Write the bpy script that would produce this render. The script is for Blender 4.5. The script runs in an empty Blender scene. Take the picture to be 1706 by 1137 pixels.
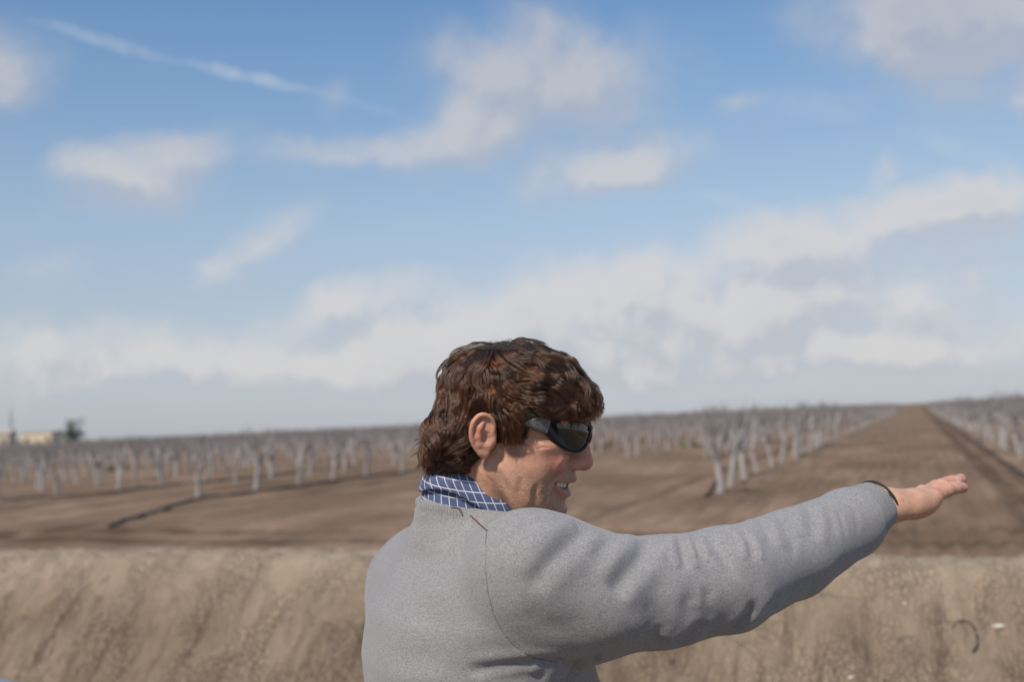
import bpy, bmesh, math, random
import numpy as np
from mathutils import Vector, Matrix
from mathutils.bvhtree import BVHTree
from mathutils.kdtree import KDTree

# ------------------------------------------------------------------ camera, world, sun, exposure
sc = bpy.context.scene
COL = sc.collection
ZC = 2.6                                   # lens height over the orchard floor
FPX = 35.0 / 36.0 * 1706.0
ROLL = math.atan(.0455)
PITCH = math.atan((702.7 - 568.5) * math.cos(ROLL) / FPX)
c_f = np.array([0, math.cos(PITCH), math.sin(PITCH)])
_r0 = np.array([1., 0, 0]); _u0 = np.array([0, -math.sin(PITCH), math.cos(PITCH)])
c_r = math.cos(ROLL) * _r0 - math.sin(ROLL) * _u0
c_u = math.sin(ROLL) * _r0 + math.cos(ROLL) * _u0
CAMP = np.array([0, 0, ZC])
def ray(px, py): return c_f + c_r * ((px - 853) / FPX) - c_u * ((py - 568.5) / FPX)
def W(px, py, d): return CAMP + ray(px, py) * d
def G(px, py, z=0.0):
    v = ray(px, py); return CAMP + v * ((z - ZC) / v[2])

cam_d = bpy.data.cameras.new('camera'); cam = bpy.data.objects.new('camera', cam_d); COL.objects.link(cam)
cam_d.lens = 35; cam_d.sensor_width = 36; cam_d.clip_start = .05; cam_d.clip_end = 20000
Mw = Matrix(((c_r[0], c_u[0], -c_f[0], 0), (c_r[1], c_u[1], -c_f[1], 0), (c_r[2], c_u[2], -c_f[2], ZC), (0, 0, 0, 1)))
cam.matrix_world = Mw
cam_d.dof.use_dof = True; cam_d.dof.focus_distance = 1.30; cam_d.dof.aperture_fstop = 3.6
sc.camera = cam
sc.view_settings.view_transform = 'Standard'; sc.view_settings.look = 'None'
sc.view_settings.exposure = 0.0; sc.view_settings.gamma = 1.0
sc.render.resolution_x = 1024; sc.render.resolution_y = 683

SUN_EL, SUN_AZ = math.radians(50), math.radians(212)      # azimuth clockwise from +Y: behind the camera, to the left
sd = bpy.data.lights.new('sun', 'SUN'); sun = bpy.data.objects.new('sun', sd); COL.objects.link(sun)
sd.energy = 4.3; sd.angle = math.radians(4); sd.color = (1.0, .91, .80)
sdir = Vector((math.sin(SUN_AZ) * math.cos(SUN_EL), math.cos(SUN_AZ) * math.cos(SUN_EL), math.sin(SUN_EL)))
sun.rotation_euler = sdir.to_track_quat('Z', 'Y').to_euler()

# ---- node helpers
class NT:
    def __init__(s, tree): s.t = tree; s.N = tree.nodes; s.L = tree.links
    def n(s, typ, inp=None, **kw):
        nd = s.N.new(typ)
        for k, v in kw.items(): setattr(nd, k, v)
        for k, v in (inp or {}).items(): s.set(nd.inputs[k], v)
        return nd
    def set(s, sock, v):
        if isinstance(v, bpy.types.NodeSocket): s.L.new(v, sock)
        elif isinstance(v, bpy.types.Node): s.L.new(v.outputs[0], sock)
        else: sock.default_value = v
    def m(s, op, a, b=None, c=None, clamp=False):
        nd = s.N.new('ShaderNodeMath'); nd.operation = op; nd.use_clamp = clamp
        for i, v in enumerate((a, b, c)):
            if v is not None: s.set(nd.inputs[i], v)
        return nd.outputs[0]
    def vm(s, op, a, b=None, out=0):
        nd = s.N.new('ShaderNodeVectorMath'); nd.operation = op
        s.set(nd.inputs[0], a)
        if b is not None: s.set(nd.inputs['Scale' if op == 'SCALE' else 1], b)
        return nd.outputs[out]
    def ss(s, v, a, b, lo=0., hi=1.):
        nd = s.N.new('ShaderNodeMapRange'); nd.interpolation_type = 'SMOOTHSTEP'
        s.set(nd.inputs[0], v); s.set(nd.inputs[1], a); s.set(nd.inputs[2], b); s.set(nd.inputs[3], lo); s.set(nd.inputs[4], hi)
        return nd.outputs[0]
    def lin(s, v, a, b, lo=0., hi=1.):
        nd = s.N.new('ShaderNodeMapRange')
        s.set(nd.inputs[0], v); s.set(nd.inputs[1], a); s.set(nd.inputs[2], b); s.set(nd.inputs[3], lo); s.set(nd.inputs[4], hi)
        return nd.outputs[0]
    def mix(s, f, a, b, bt='MIX'):
        nd = s.N.new('ShaderNodeMix'); nd.data_type = 'RGBA'; nd.blend_type = bt
        s.set(nd.inputs[0], f); s.set(nd.inputs[6], a); s.set(nd.inputs[7], b)
        return nd.outputs[2]
    def noise(s, vec, scale, detail=3, rough=.5, dist=0., out=0):
        nd = s.N.new('ShaderNodeTexNoise'); s.set(nd.inputs['Vector'], vec)
        nd.inputs['Scale'].default_value = scale; nd.inputs['Detail'].default_value = detail
        nd.inputs['Roughness'].default_value = rough; nd.inputs['Distortion'].default_value = dist
        return nd.outputs[out]

# ---- sky: Nishita atmosphere with soft cumulus laid out by direction in the world
world = bpy.data.worlds.new('World'); sc.world = world; world.use_nodes = True
def build_sky():
    t = NT(world.node_tree); t.N.clear()
    sky = t.n('ShaderNodeTexSky', sky_type='NISHITA', sun_disc=False, sun_elevation=SUN_EL, sun_rotation=SUN_AZ,
              altitude=50, air_density=1.0, dust_density=1.6, ozone_density=2.2)
    tc = t.n('ShaderNodeTexCoord')
    D = tc.outputs['Generated']
    # cloud sheet coordinates: direction divided by its northward component
    sx = t.n('ShaderNodeSeparateXYZ', {0: D})
    yy = t.m('MAXIMUM', t.m('ABSOLUTE', sx.outputs[1]), .15)
    P0 = t.n('ShaderNodeCombineXYZ', {0: t.m('DIVIDE', sx.outputs[0], yy), 1: t.m('DIVIDE', sx.outputs[2], yy), 2: t.lin(sx.outputs[1], -1, 1, .35, 0)}).outputs[0]
    grp = bpy.data.node_groups.new('cloud_density', 'ShaderNodeTree')
    grp.interface.new_socket('P', in_out='INPUT', socket_type='NodeSocketVector')
    grp.interface.new_socket('D', in_out='OUTPUT', socket_type='NodeSocketFloat')
    g = NT(grp); gi = g.n('NodeGroupInput'); go = g.n('NodeGroupOutput')
    def ab(px, py):
        v = ray(px, py); return v[0] / v[1], v[2] / v[1]
    wv = g.noise(gi.outputs[0], 5.5, 4, .55, out=1)
    wv = g.vm('SCALE', g.vm('SUBTRACT', wv, (.5, .5, .5)), .11)
    wv2 = g.noise(gi.outputs[0], 22, 3, .6, out=1)
    wv2 = g.vm('SCALE', g.vm('SUBTRACT', wv2, (.5, .5, .5)), .022)
    Pd = g.vm('MULTIPLY', g.vm('ADD', g.vm('ADD', gi.outputs[0], wv), wv2), (1, 1, 1))
    blobs = [(10, 85, 120, 85, 0, 1.0), (15, 150, 110, 60, 0, .5), (235, 305, 135, 75, 0, 1.25), (355, 235, 80, 50, 20, .7), (150, 285, 70, 45, 0, .5),
             (550, 158, 50, 45, 0, .55), (440, 408, 115, 45, 28, .9), (350, 455, 60, 30, 20, .5), (60, 455, 100, 40, 0, .6), (120, 350, 160, 30, 0, .25),
             (550, 262, 180, 42, 4, .9), (765, 218, 125, 75, 25, 1.2), (730, 110, 100, 65, 0, .75), (960, 100, 170, 75, -6, 1.15), (900, 30, 90, 55, 0, .6),
             (930, 195, 180, 105, 0, .8), (1010, 292, 210, 62, 12, .9), (1090, 262, 80, 45, 15, .55), (860, 150, 120, 80, 0, .45),
             (1215, 170, 70, 28, 20, .7), (1265, 212, 60, 25, 0, .35), (1075, 190, 45, 25, 0, .3),
             (1560, 15, 260, 100, 0, 1.6), (1640, 80, 200, 110, 0, 1.1), (1575, 180, 80, 70, 40, .6), (1510, 100, 50, 60, 0, .55), (1695, 175, 50, 40, 30, .6), (1450, 160, 50, 40, 0, .35),
             (1487, 283, 45, 26, 35, .7), (1560, 275, 50, 22, 20, .3), (1440, 380, 240, 70, 12, 1.2), (1650, 345, 170, 50, 8, 1.1), (1300, 400, 130, 50, 25, .8), (1660, 415, 110, 40, 20, .55),
             (1080, 520, 520, 130, 6, .85), (1010, 478, 170, 48, 14, .7), (800, 530, 380, 80, 6, .6), (1320, 510, 190, 50, 5, .7), (1600, 560, 260, 90, 5, .6), (1150, 600, 480, 70, 0, .55),
             (60, 530, 130, 42, 0, .8), (150, 575, 260, 55, 0, .85), (250, 630, 380, 60, 0, .6), (560, 500, 150, 34, 12, .55), (600, 610, 300, 60, 0, .5),
             (900, 610, 1200, 110, 2, .55), (1500, 470, 300, 60, 8, .4), (700, 385, 60, 20, 0, .25), (1400, 600, 200, 40, 8, .45), (1090, 625, 150, 25, 5, .35)]
    acc = None
    for (px, py, a, b, rot, w) in blobs:
        cx, cy = ab(px, py); ex, ey = ab(px + a, py)
        sa = math.hypot(ex - cx, ey - cy); nx, ny = ab(px, py - b); sb = math.hypot(nx - cx, ny - cy)
        mp = g.n('ShaderNodeMapping', {'Vector': Pd, 'Location': (cx, cy, 0), 'Rotation': (0, 0, math.radians(rot) - ROLL), 'Scale': (sa * 1.28, sb * 1.28, .5)}, vector_type='TEXTURE')
        gr = g.n('ShaderNodeTexGradient', {0: mp}, gradient_type='SPHERICAL')
        acc = g.m('MULTIPLY', gr.outputs[1], w * .95) if acc is None else g.m('MULTIPLY_ADD', gr.outputs[1], w * .95, acc)
    # far sides of the sky: loose field of the same clouds
    side = g.noise(gi.outputs[0], 2.6, 2, .5)
    sepp = g.n('ShaderNodeSeparateXYZ', {0: gi.outputs[0]})
    out_m = g.ss(g.m('ABSOLUTE', sepp.outputs[0]), .6, .9); out_m = g.m('MAXIMUM', out_m, g.ss(sepp.outputs[1], .55, .8)); out_m = g.m('MAXIMUM', out_m, g.ss(sepp.outputs[2], .1, .2))
    acc = g.m('MULTIPLY_ADD', g.ss(side, .48, .8), g.m('MULTIPLY', out_m, .9), acc)
    fb = g.noise(gi.outputs[0], 13, 5, .6)
    fb = g.m('MULTIPLY_ADD', g.m('SUBTRACT', fb, .5), 1.9, 1.0)
    g.set(go.inputs[0], g.m('MULTIPLY', acc, fb))
    def dens(P):
        nd = t.N.new('ShaderNodeGroup'); nd.node_tree = grp; t.set(nd.inputs[0], P); return nd.outputs[0]
    d0 = dens(P0); d1 = dens(t.vm('ADD', P0, (-.012, .028, 0)))
    cov = t.ss(d0, .02, 1.25)
    # thin contrail streaks
    trail = None
    for (ax, ay, bx, by, wd, w) in ((60, 34, 300, 105, 9, .45), (290, 98, 520, 152, 8, .55), (520, 150, 700, 200, 8, .12), (1150, 318, 1300, 350, 9, .35), (1500, 215, 1700, 275, 16, .25), (1040, 20, 1200, 130, 30, .12), (1250, 160, 1450, 185, 22, .2)):
        mx, my = (ax + bx) / 2, (ay + by) / 2; cx, cy = ab(mx, my); ex, ey = ab(bx, by)
        L = math.hypot(ex - cx, ey - cy); an = math.atan2(ey - cy, ex - cx); wsc = wd / FPX * 1.6
        wob = t.vm('SCALE', t.vm('SUBTRACT', t.noise(P0, 40, 3, .6, out=1), (.5, .5, .5)), .012)
        mp = t.n('ShaderNodeMapping', {'Vector': t.vm('ADD', P0, wob), 'Location': (cx, cy, 0), 'Rotation': (0, 0, an), 'Scale': (L * 1.15, wsc, .5)}, vector_type='TEXTURE')
        gr = t.n('ShaderNodeTexGradient', {0: mp}, gradient_type='SPHERICAL')
        v = t.m('MULTIPLY', t.m('POWER', gr.outputs[1], .6), w)
        trail = v if trail is None else t.m('MAXIMUM', trail, v)
    trail = t.m('MULTIPLY', trail, t.ss(t.noise(P0, 26, 3, .6), .3, .62, .3, 1.0))
    lit = t.ss(t.m('SUBTRACT', d0, d1), -.30, .42)
    ccol = t.mix(lit, (5.0, 5.2, 5.8, 1), (6.9, 6.68, 6.6, 1))
    thick = t.ss(d0, 1.0, 2.2)
    ccol = t.mix(t.m('MULTIPLY', thick, .30), ccol, (4.2, 4.4, 5.0, 1))
    high = t.ss(sx.outputs[2], .12, .42)
    ccol = t.mix(t.m('MULTIPLY', high, .45), ccol, (3.3, 3.7, 4.6, 1))
    rp = t.n('ShaderNodeValToRGB', {0: t.m('MULTIPLY', sx.outputs[2], 2.0)}); cr = rp.color_ramp
    stops = [(0.0, (5.9, 6.15, 6.7)), (.14, (5.7, 6.4, 7.2)), (.40, (4.3, 5.8, 7.6)), (.62, (2.6, 4.4, 7.0)), (.88, (1.25, 2.85, 5.7)), (1.0, (.95, 2.35, 5.1))]
    while len(cr.elements) < len(stops): cr.elements.new(.5)
    for e_, (p_, c_) in zip(cr.elements, stops): e_.position = p_; e_.color = (*[v / 10 for v in c_], 1)
    azf = t.lin(sx.outputs[0], -.6, .1, .86, 1.0)
    clear = t.mix(.78, sky.outputs[0], t.vm('SCALE', rp.outputs[0], t.m('MULTIPLY', azf, 10.0)))
    col = t.mix(t.m('MULTIPLY', cov, .80), clear, ccol)
    col = t.mix(trail, col, (5.6, 6.2, 7.0, 1))
    bg = t.n('ShaderNodeBackground', {'Color': col, 'Strength': .10})
    o = t.n('ShaderNodeOutputWorld', {'Surface': bg})
    world.cycles.sampling_method = 'MANUAL'; world.cycles.sample_map_resolution = 256
build_sky()

# ------------------------------------------------------------------ shared mesh helpers
rng = np.random.RandomState(7)
def tag(o, label=None, cat=None, group=None, kind=None):
    if label: o['label'] = label
    if cat: o['category'] = cat
    if group: o['group'] = group
    if kind: o['kind'] = kind
    return o
def mesh_obj(name, V, F, mat=None, parent=None, smooth=True, cols=None, uv=None):
    """V (n,3), F list/array of faces; cols {attr:(n,4)}"""
    me = bpy.data.meshes.new(name)
    V = np.asarray(V, dtype=np.float32)
    if isinstance(F, np.ndarray):
        nf, k = F.shape
        me.vertices.add(len(V)); me.vertices.foreach_set('co', V.ravel())
        me.loops.add(nf * k); me.loops.foreach_set('vertex_index', F.ravel().astype(np.int32))
        me.polygons.add(nf); me.polygons.foreach_set('loop_start', np.arange(0, nf * k, k, dtype=np.int32))
        me.update(calc_edges=True)
    else:
        me.from_pydata(V.tolist(), [], [list(map(int, f)) for f in F])
    me.validate()
    if smooth: me.polygons.foreach_set('use_smooth', np.ones(len(me.polygons), dtype=bool))
    for k_, c in (cols or {}).items():
        c = np.asarray(c, dtype=np.float32)
        if c.ndim == 1:
            a = me.attributes.new(k_, 'FLOAT', 'POINT'); a.data.foreach_set('value', c)
        elif c.shape[1] == 3:
            a = me.attributes.new(k_, 'FLOAT_VECTOR', 'POINT'); a.data.foreach_set('vector', c.ravel())
        else:
            a = me.attributes.new(k_, 'FLOAT_COLOR', 'POINT'); a.data.foreach_set('color', c.ravel())
    if mat: me.materials.append(mat)
    me.update()
    o = bpy.data.objects.new(name, me); COL.objects.link(o)
    if parent is not None: o.parent = parent
    return o
def empty(name, loc=(0, 0, 0), rz=0):
    o = bpy.data.objects.new(name, None); COL.objects.link(o); o.location = loc; o.rotation_euler = (0, 0, rz); o.empty_display_size = .1
    return o
class MB:
    def __init__(s): s.V = []; s.F = []; s.n = 0; s.A = []
    def add(s, V, F, a=0.):
        V = np.asarray(V, float); s.V.append(V); s.F += [[i + s.n for i in f] for f in F]; s.n += len(V)
        s.A.append(np.broadcast_to(np.asarray(a, float), (len(V),)).copy())
    def tube(s, pts, rad, k=6, a=0., cap=True):
        pts = np.asarray(pts, float); n = len(pts); rad = np.broadcast_to(np.asarray(rad, float), (n,)); a = np.broadcast_to(np.asarray(a, float), (n,))
        T = np.gradient(pts, axis=0); T /= np.linalg.norm(T, axis=1, keepdims=True) + 1e-12
        ref = np.array([0, 0, 1.]) if abs(T[0][2]) < .9 else np.array([1., 0, 0])
        V = []
        for i in range(n):
            x = ref - T[i] * (ref @ T[i]); x /= np.linalg.norm(x) + 1e-12; ref = x; y = np.cross(T[i], x)
            for j in range(k):
                th = 2 * math.pi * j / k; V.append(pts[i] + rad[i] * (math.cos(th) * x + math.sin(th) * y))
        F = [[i * k + j, i * k + (j + 1) % k, (i + 1) * k + (j + 1) % k, (i + 1) * k + j] for i in range(n - 1) for j in range(k)]
        if cap: F.append([(n - 1) * k + j for j in range(k)]); F.append([j for j in range(k)][::-1])
        s.add(V, F, np.repeat(a, k))
    def box(s, c, h, rz=0, a=0., bev=0.):
        c = np.asarray(c, float); h = np.asarray(h, float); co, si = math.cos(rz), math.sin(rz)
        P = np.array([[x, y, z] for z in (-1, 1) for y in (-1, 1) for x in (-1, 1)]) * h
        P = np.stack([P[:, 0] * co - P[:, 1] * si, P[:, 0] * si + P[:, 1] * co, P[:, 2]], 1) + c
        s.add(P, [[0, 2, 3, 1], [4, 5, 7, 6], [0, 1, 5, 4], [2, 6, 7, 3], [0, 4, 6, 2], [1, 3, 7, 5]], a)
    def build(s, name, mat=None, parent=None, smooth=True):
        return mesh_obj(name, np.concatenate(s.V), s.F, mat, parent, smooth, {'wear': np.concatenate(s.A)})
def material(name, base=(.5, .5, .5), rough=.7, **kw):
    m = bpy.data.materials.new(name); m.use_nodes = True
    t = NT(m.node_tree); b = m.node_tree.nodes['Principled BSDF']
    b.inputs['Base Color'].default_value = (*base, 1); b.inputs['Roughness'].default_value = rough
    for k, v in kw.items(): b.inputs[k.replace('_', ' ')].default_value = v
    return m, t, b
# numpy lattice noise
_perm = rng.rand(256, 256, ).astype(np.float64)
def vnoise(x, y):
    xi = np.floor(x).astype(np.int64); yi = np.floor(y).astype(np.int64); fx = x - xi; fy = y - yi
    fx = fx * fx * fx * (fx * (fx * 6 - 15) + 10); fy = fy * fy * fy * (fy * (fy * 6 - 15) + 10)
    a = _perm[xi & 255, yi & 255]; b = _perm[(xi + 1) & 255, yi & 255]; c = _perm[xi & 255, (yi + 1) & 255]; d = _perm[(xi + 1) & 255, (yi + 1) & 255]
    return (a * (1 - fx) + b * fx) * (1 - fy) + (c * (1 - fx) + d * fx) * fy * 1.0 - .5
def fbm(x, y, o=4, g=.5):
    r = 0; A = 1.
    for i in range(o): r = r + A * vnoise(x + 17.3 * i, y - 9.1 * i); x = x * 2.03; y = y * 2.03; A *= g
    return r
def sstep(x, a, b):
    t = np.clip((x - a) / (b - a), 0, 1); return t * t * (3 - 2 * t)

# ------------------------------------------------------------------ ground: one sheet, orchard frame (u along the tree rows, s across)
AZ = math.atan2(ray(1527, 672)[0], ray(1527, 672)[1])
RU = np.array([math.sin(AZ), math.cos(AZ)]); RS = np.array([math.cos(AZ), -math.sin(AZ)])
def us2xy(u, s): return u * RU[0] + s * RS[0], u * RU[1] + s * RS[1]
def xy2us(x, y): return x * RU[0] + y * RU[1], x * RS[0] + y * RS[1]
TRACK_Z = ZC - 1.64
BERM_Z = ZC - .65
ROWS = [-5.9 - 5.3 * i for i in range(0, 60)] + [4.0 + 5.3 * i for i in range(0, 50)]
def gheight(u, s):
    crest = 4.36 + .10 * np.sin(s * .9) * 0 + .10 * vnoise(s * .7, s * 0)
    face = TRACK_Z + (BERM_Z - TRACK_Z) * np.clip((u - (crest - 1.15)) / 1.15, 0, 1)
    t = np.clip((u - (crest - 1.15)) / 1.15, 0, 1)
    t = np.clip((t - .5) * 1.0 + .5 + .035 * np.sin((t - .5) * 6.28) , 0, 1)
    face = TRACK_Z + (BERM_Z - TRACK_Z) * t
    back = BERM_Z * (1 - sstep(u, 4.50, 9.2)) + .05 * vnoise(s * 1.7, u * 1.5) * sstep(u, 4.5, 4.9)
    z = np.where(u < crest + .25, face, back)
    # rounded lip of the crest
    z = z - .025 * np.exp(-((u - crest) / .06) ** 2) * 0
    near = sstep(u, 2.9, 3.4) * (1 - sstep(u, 5.6, 7.0))
    # clods and erosion runnels, leaning across the slope
    a = u * .75 + s * .66; b = -u * .66 + s * .75
    near = near * (1 - .5 * sstep(u, 4.20, 4.36))
    run = np.clip(fbm(a * 1.9, b * 7.5, 3) - .10, 0, 1)
    z = z + near * (-.105 * run + .050 * fbm(u * 13, s * 13, 4, .68) + .045 * fbm(u * 2.2, s * 2.2, 3) + .010 * fbm(u * 40, s * 40, 2))
    # orchard floor
    f = sstep(u, 7.5, 10.0); far = 1 - sstep(u, 90, 200)
    road = np.clip(1 - np.abs(s + 1.0) / 4.3, 0, 1)
    z = z + f * sstep(u, 24, 34) * .16 * (1 - sstep(np.abs(s + 1.0), 2.2, 3.6)) * (1 - sstep(u, 90, 400))
    z = z + f * far * (.032 * np.sin(s * 2 * math.pi / .42 + 1.5 * fbm(u * .05, s * .4, 2)) * sstep(road, 0, .25)
                       + .05 * np.exp(-((s + 5.5) / 1.0) ** 2) + .10 * fbm(u * .25, s * .5, 3) + .03 * fbm(u * 1.6, s * 2.4, 4, .6))
    # berms along tree rows and the sunken tracks between
    for rs in ROWS[:8] + ROWS[60:64]:
        z = z + f * far * sstep(u, 26, 30) * .10 * np.exp(-((s - rs) / .9) ** 2)
    for ts in (-8.2, -24.3, -25.4, -30.4, -35.2): z = z - f * far * .10 * np.exp(-((s - ts + .5 * vnoise(u * .07, u * 0 + ts)) / .32) ** 2)
    # headland tracks crossing in front of the rows
    for tu, wd, dp in ((17.5, .8, .07), (20.4, .35, .08), (22.2, .35, .09), (26.0, .5, .05)):
        z = z - f * dp * np.exp(-((u - tu + .8 * vnoise(s * .09, s * 0 + tu)) / wd) ** 2) * (s < 3)
    return z
def gz(x, y):
    u, s = xy2us(np.asarray(float(x)), np.asarray(float(y))); return float(gheight(u, s))
def build_ground():
    def ax(segs):
        out = [segs[0][0]]
        for a, b, st0, st1 in segs:
            x = a
            while x < b - 1e-6:
                t = (x - a) / (b - a); x = min(b, x + st0 * (st1 / st0) ** t); out.append(x)
        return np.array(out)
    ul = ax([(-60, 0, 8, .4), (0, 3.1, .25, .04), (3.1, 5.2, .015, .015), (5.2, 9, .03, .12), (9, 40, .13, .22), (40, 120, .3, 3), (120, 9000, 4, 900)])
    sl = np.concatenate([-ax([(9, 60, .06, 1.2), (60, 9000, 3, 900)])[::-1], ax([(-9, 5, .02, .02)])[1:-1], ax([(5, 30, .06, 1.2), (30, 9000, 3, 900)])])
    U, S = np.meshgrid(ul, sl, indexing='ij'); Z = gheight(U, S)
    X, Y = us2xy(U, S); n, m = U.shape
    I = np.arange(n * m).reshape(n, m)
    F = np.stack([I[:-1, :-1], I[:-1, 1:], I[1:, 1:], I[1:, :-1]], -1).reshape(-1, 4)
    us = np.stack([U.ravel(), S.ravel(), np.zeros(n * m)], 1)
    m_, t, b = material('soil', rough=.95); b.inputs['Specular IOR Level'].default_value = .15
    at = t.n('ShaderNodeAttribute', attribute_name='field'); P = at.outputs['Vector']
    sp = t.n('ShaderNodeSeparateXYZ', {0: P}); u_, s_ = sp.outputs[0], sp.outputs[1]
    st = t.vm('MULTIPLY', P, (.10, 1.0, 1.0))
    n_big = t.noise(t.vm('MULTIPLY', P, (.5, 1., 1.)), .22, 4, .55); n_mid = t.noise(P, 2.2, 5, .6); n_str = t.noise(st, 2.6, 4, .6); n_fine = t.noise(P, 38, 4, .65)
    field = t.mix(t.ss(n_big, .35, .68), (.150, .100, .064, 1), (.275, .190, .130, 1))
    field = t.mix(t.ss(n_str, .40, .68, 0, .55), field, (.110, .072, .045, 1))
    field = t.mix(t.ss(n_mid, .45, .8, 0, .35), field, (.29, .20, .132, 1))
    # furrow shade painted as dark strips running with the rows and across the headland
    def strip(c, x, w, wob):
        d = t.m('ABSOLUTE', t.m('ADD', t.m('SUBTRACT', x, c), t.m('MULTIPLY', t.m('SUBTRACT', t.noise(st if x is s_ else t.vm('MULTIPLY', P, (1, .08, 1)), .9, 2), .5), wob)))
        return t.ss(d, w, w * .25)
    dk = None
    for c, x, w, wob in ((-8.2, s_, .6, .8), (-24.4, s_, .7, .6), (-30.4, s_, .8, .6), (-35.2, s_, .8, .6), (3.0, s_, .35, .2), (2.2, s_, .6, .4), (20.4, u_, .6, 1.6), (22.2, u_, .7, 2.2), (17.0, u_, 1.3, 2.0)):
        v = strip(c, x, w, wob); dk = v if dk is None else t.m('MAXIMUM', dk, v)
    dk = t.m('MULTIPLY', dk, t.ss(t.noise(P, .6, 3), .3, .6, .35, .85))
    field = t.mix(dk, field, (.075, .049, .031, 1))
    # crusted pale clay of the berm
    bank = t.mix(t.ss(n_mid, .35, .7), (.180, .136, .096, 1), (.262, .204, .148, 1))
    bank = t.mix(t.ss(t.noise(P, 9, 4, .6), .5, .75, 0, .35), bank, (.140, .102, .068, 1))
    diag = t.n('ShaderNodeMapping', {'Vector': P, 'Rotation': (0, 0, math.radians(41)), 'Scale': (1.6, 9.5, 1)})
    bank = t.mix(t.ss(t.noise(diag, 1.5, 4, .6), .48, .70, 0, .7), bank, (.095, .067, .046, 1))  # shade of the erosion gullies painted in as dark diagonal streaks
    bank = t.mix(t.ss(n_fine, .52, .75, 0, .4), bank, (.31, .245, .178, 1))
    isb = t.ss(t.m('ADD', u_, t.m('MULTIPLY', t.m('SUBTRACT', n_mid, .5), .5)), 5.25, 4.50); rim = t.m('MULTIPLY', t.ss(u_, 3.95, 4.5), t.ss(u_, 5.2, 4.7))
    bank = t.mix(t.m('MULTIPLY', rim, .6), bank, (.42, .335, .245, 1))  # sunlit brightness of the crest painted in as a paler band
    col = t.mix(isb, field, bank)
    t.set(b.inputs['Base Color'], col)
    vo = t.n('ShaderNodeTexVoronoi', {'Vector': t.vm('ADD', P, t.vm('SCALE', t.noise(P, 14, 3, .6, out=1), .05)), 'Scale': 42}, feature='DISTANCE_TO_EDGE')
    crack = t.m('MULTIPLY', t.ss(vo.outputs['Distance'], 0, .10), t.ss(t.noise(P, 3.5, 3), .38, .62, .12, 1))
    h = t.m('ADD', t.m('MULTIPLY', crack, t.m('MULTIPLY', isb, .34)), t.m('ADD', t.m('MULTIPLY', n_fine, .5), t.m('MULTIPLY', n_mid, 1.2)))
    bp = t.n('ShaderNodeBump', {'Height': h, 'Strength': .9, 'Distance': .028}); t.set(b.inputs['Normal'], bp)
    o = mesh_obj('ground', np.stack([X.ravel(), Y.ravel(), Z.ravel()], 1), F, m_, cols={'field': us})
    o['kind'] = 'structure'; o['label'] = 'bare tilled brown soil with a pale clay berm and a dirt road through the orchard'
    return o
build_ground()

# ------------------------------------------------------------------ orchard trees
def bark_mat():
    m, t, b = material('painted_bark', rough=.9)
    at = t.n('ShaderNodeAttribute', attribute_name='wear'); g = t.n('ShaderNodeTexCoord').outputs['Object']
    n = t.noise(g, 7, 4, .6); nf = t.noise(g, 30, 3, .6)
    oi = t.n('ShaderNodeObjectInfo').outputs['Random']
    white = t.mix(t.ss(n, .38, .66), (.29, .272, .262, 1), (.41, .388, .378, 1))
    white = t.mix(t.ss(nf, .58, .72, 0, .4), white, (.20, .17, .15, 1))
    white = t.mix(t.m('MULTIPLY', oi, .45), white, (.22, .19, .175, 1))
    twig = t.mix(nf, (.17, .145, .138, 1), (.30, .27, .262, 1))
    twig = t.mix(t.ss(at.outputs['Fac'], 1.2, 2.0), twig, (.12, .115, .080, 1))
    t.set(b.inputs['Base Color'], t.mix(t.ss(t.m('ADD', at.outputs['Fac'], t.m('MULTIPLY', t.m('SUBTRACT', n, .5), .5)), .5, 1.0), white, twig))
    return m
BARK = bark_mat()
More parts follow.
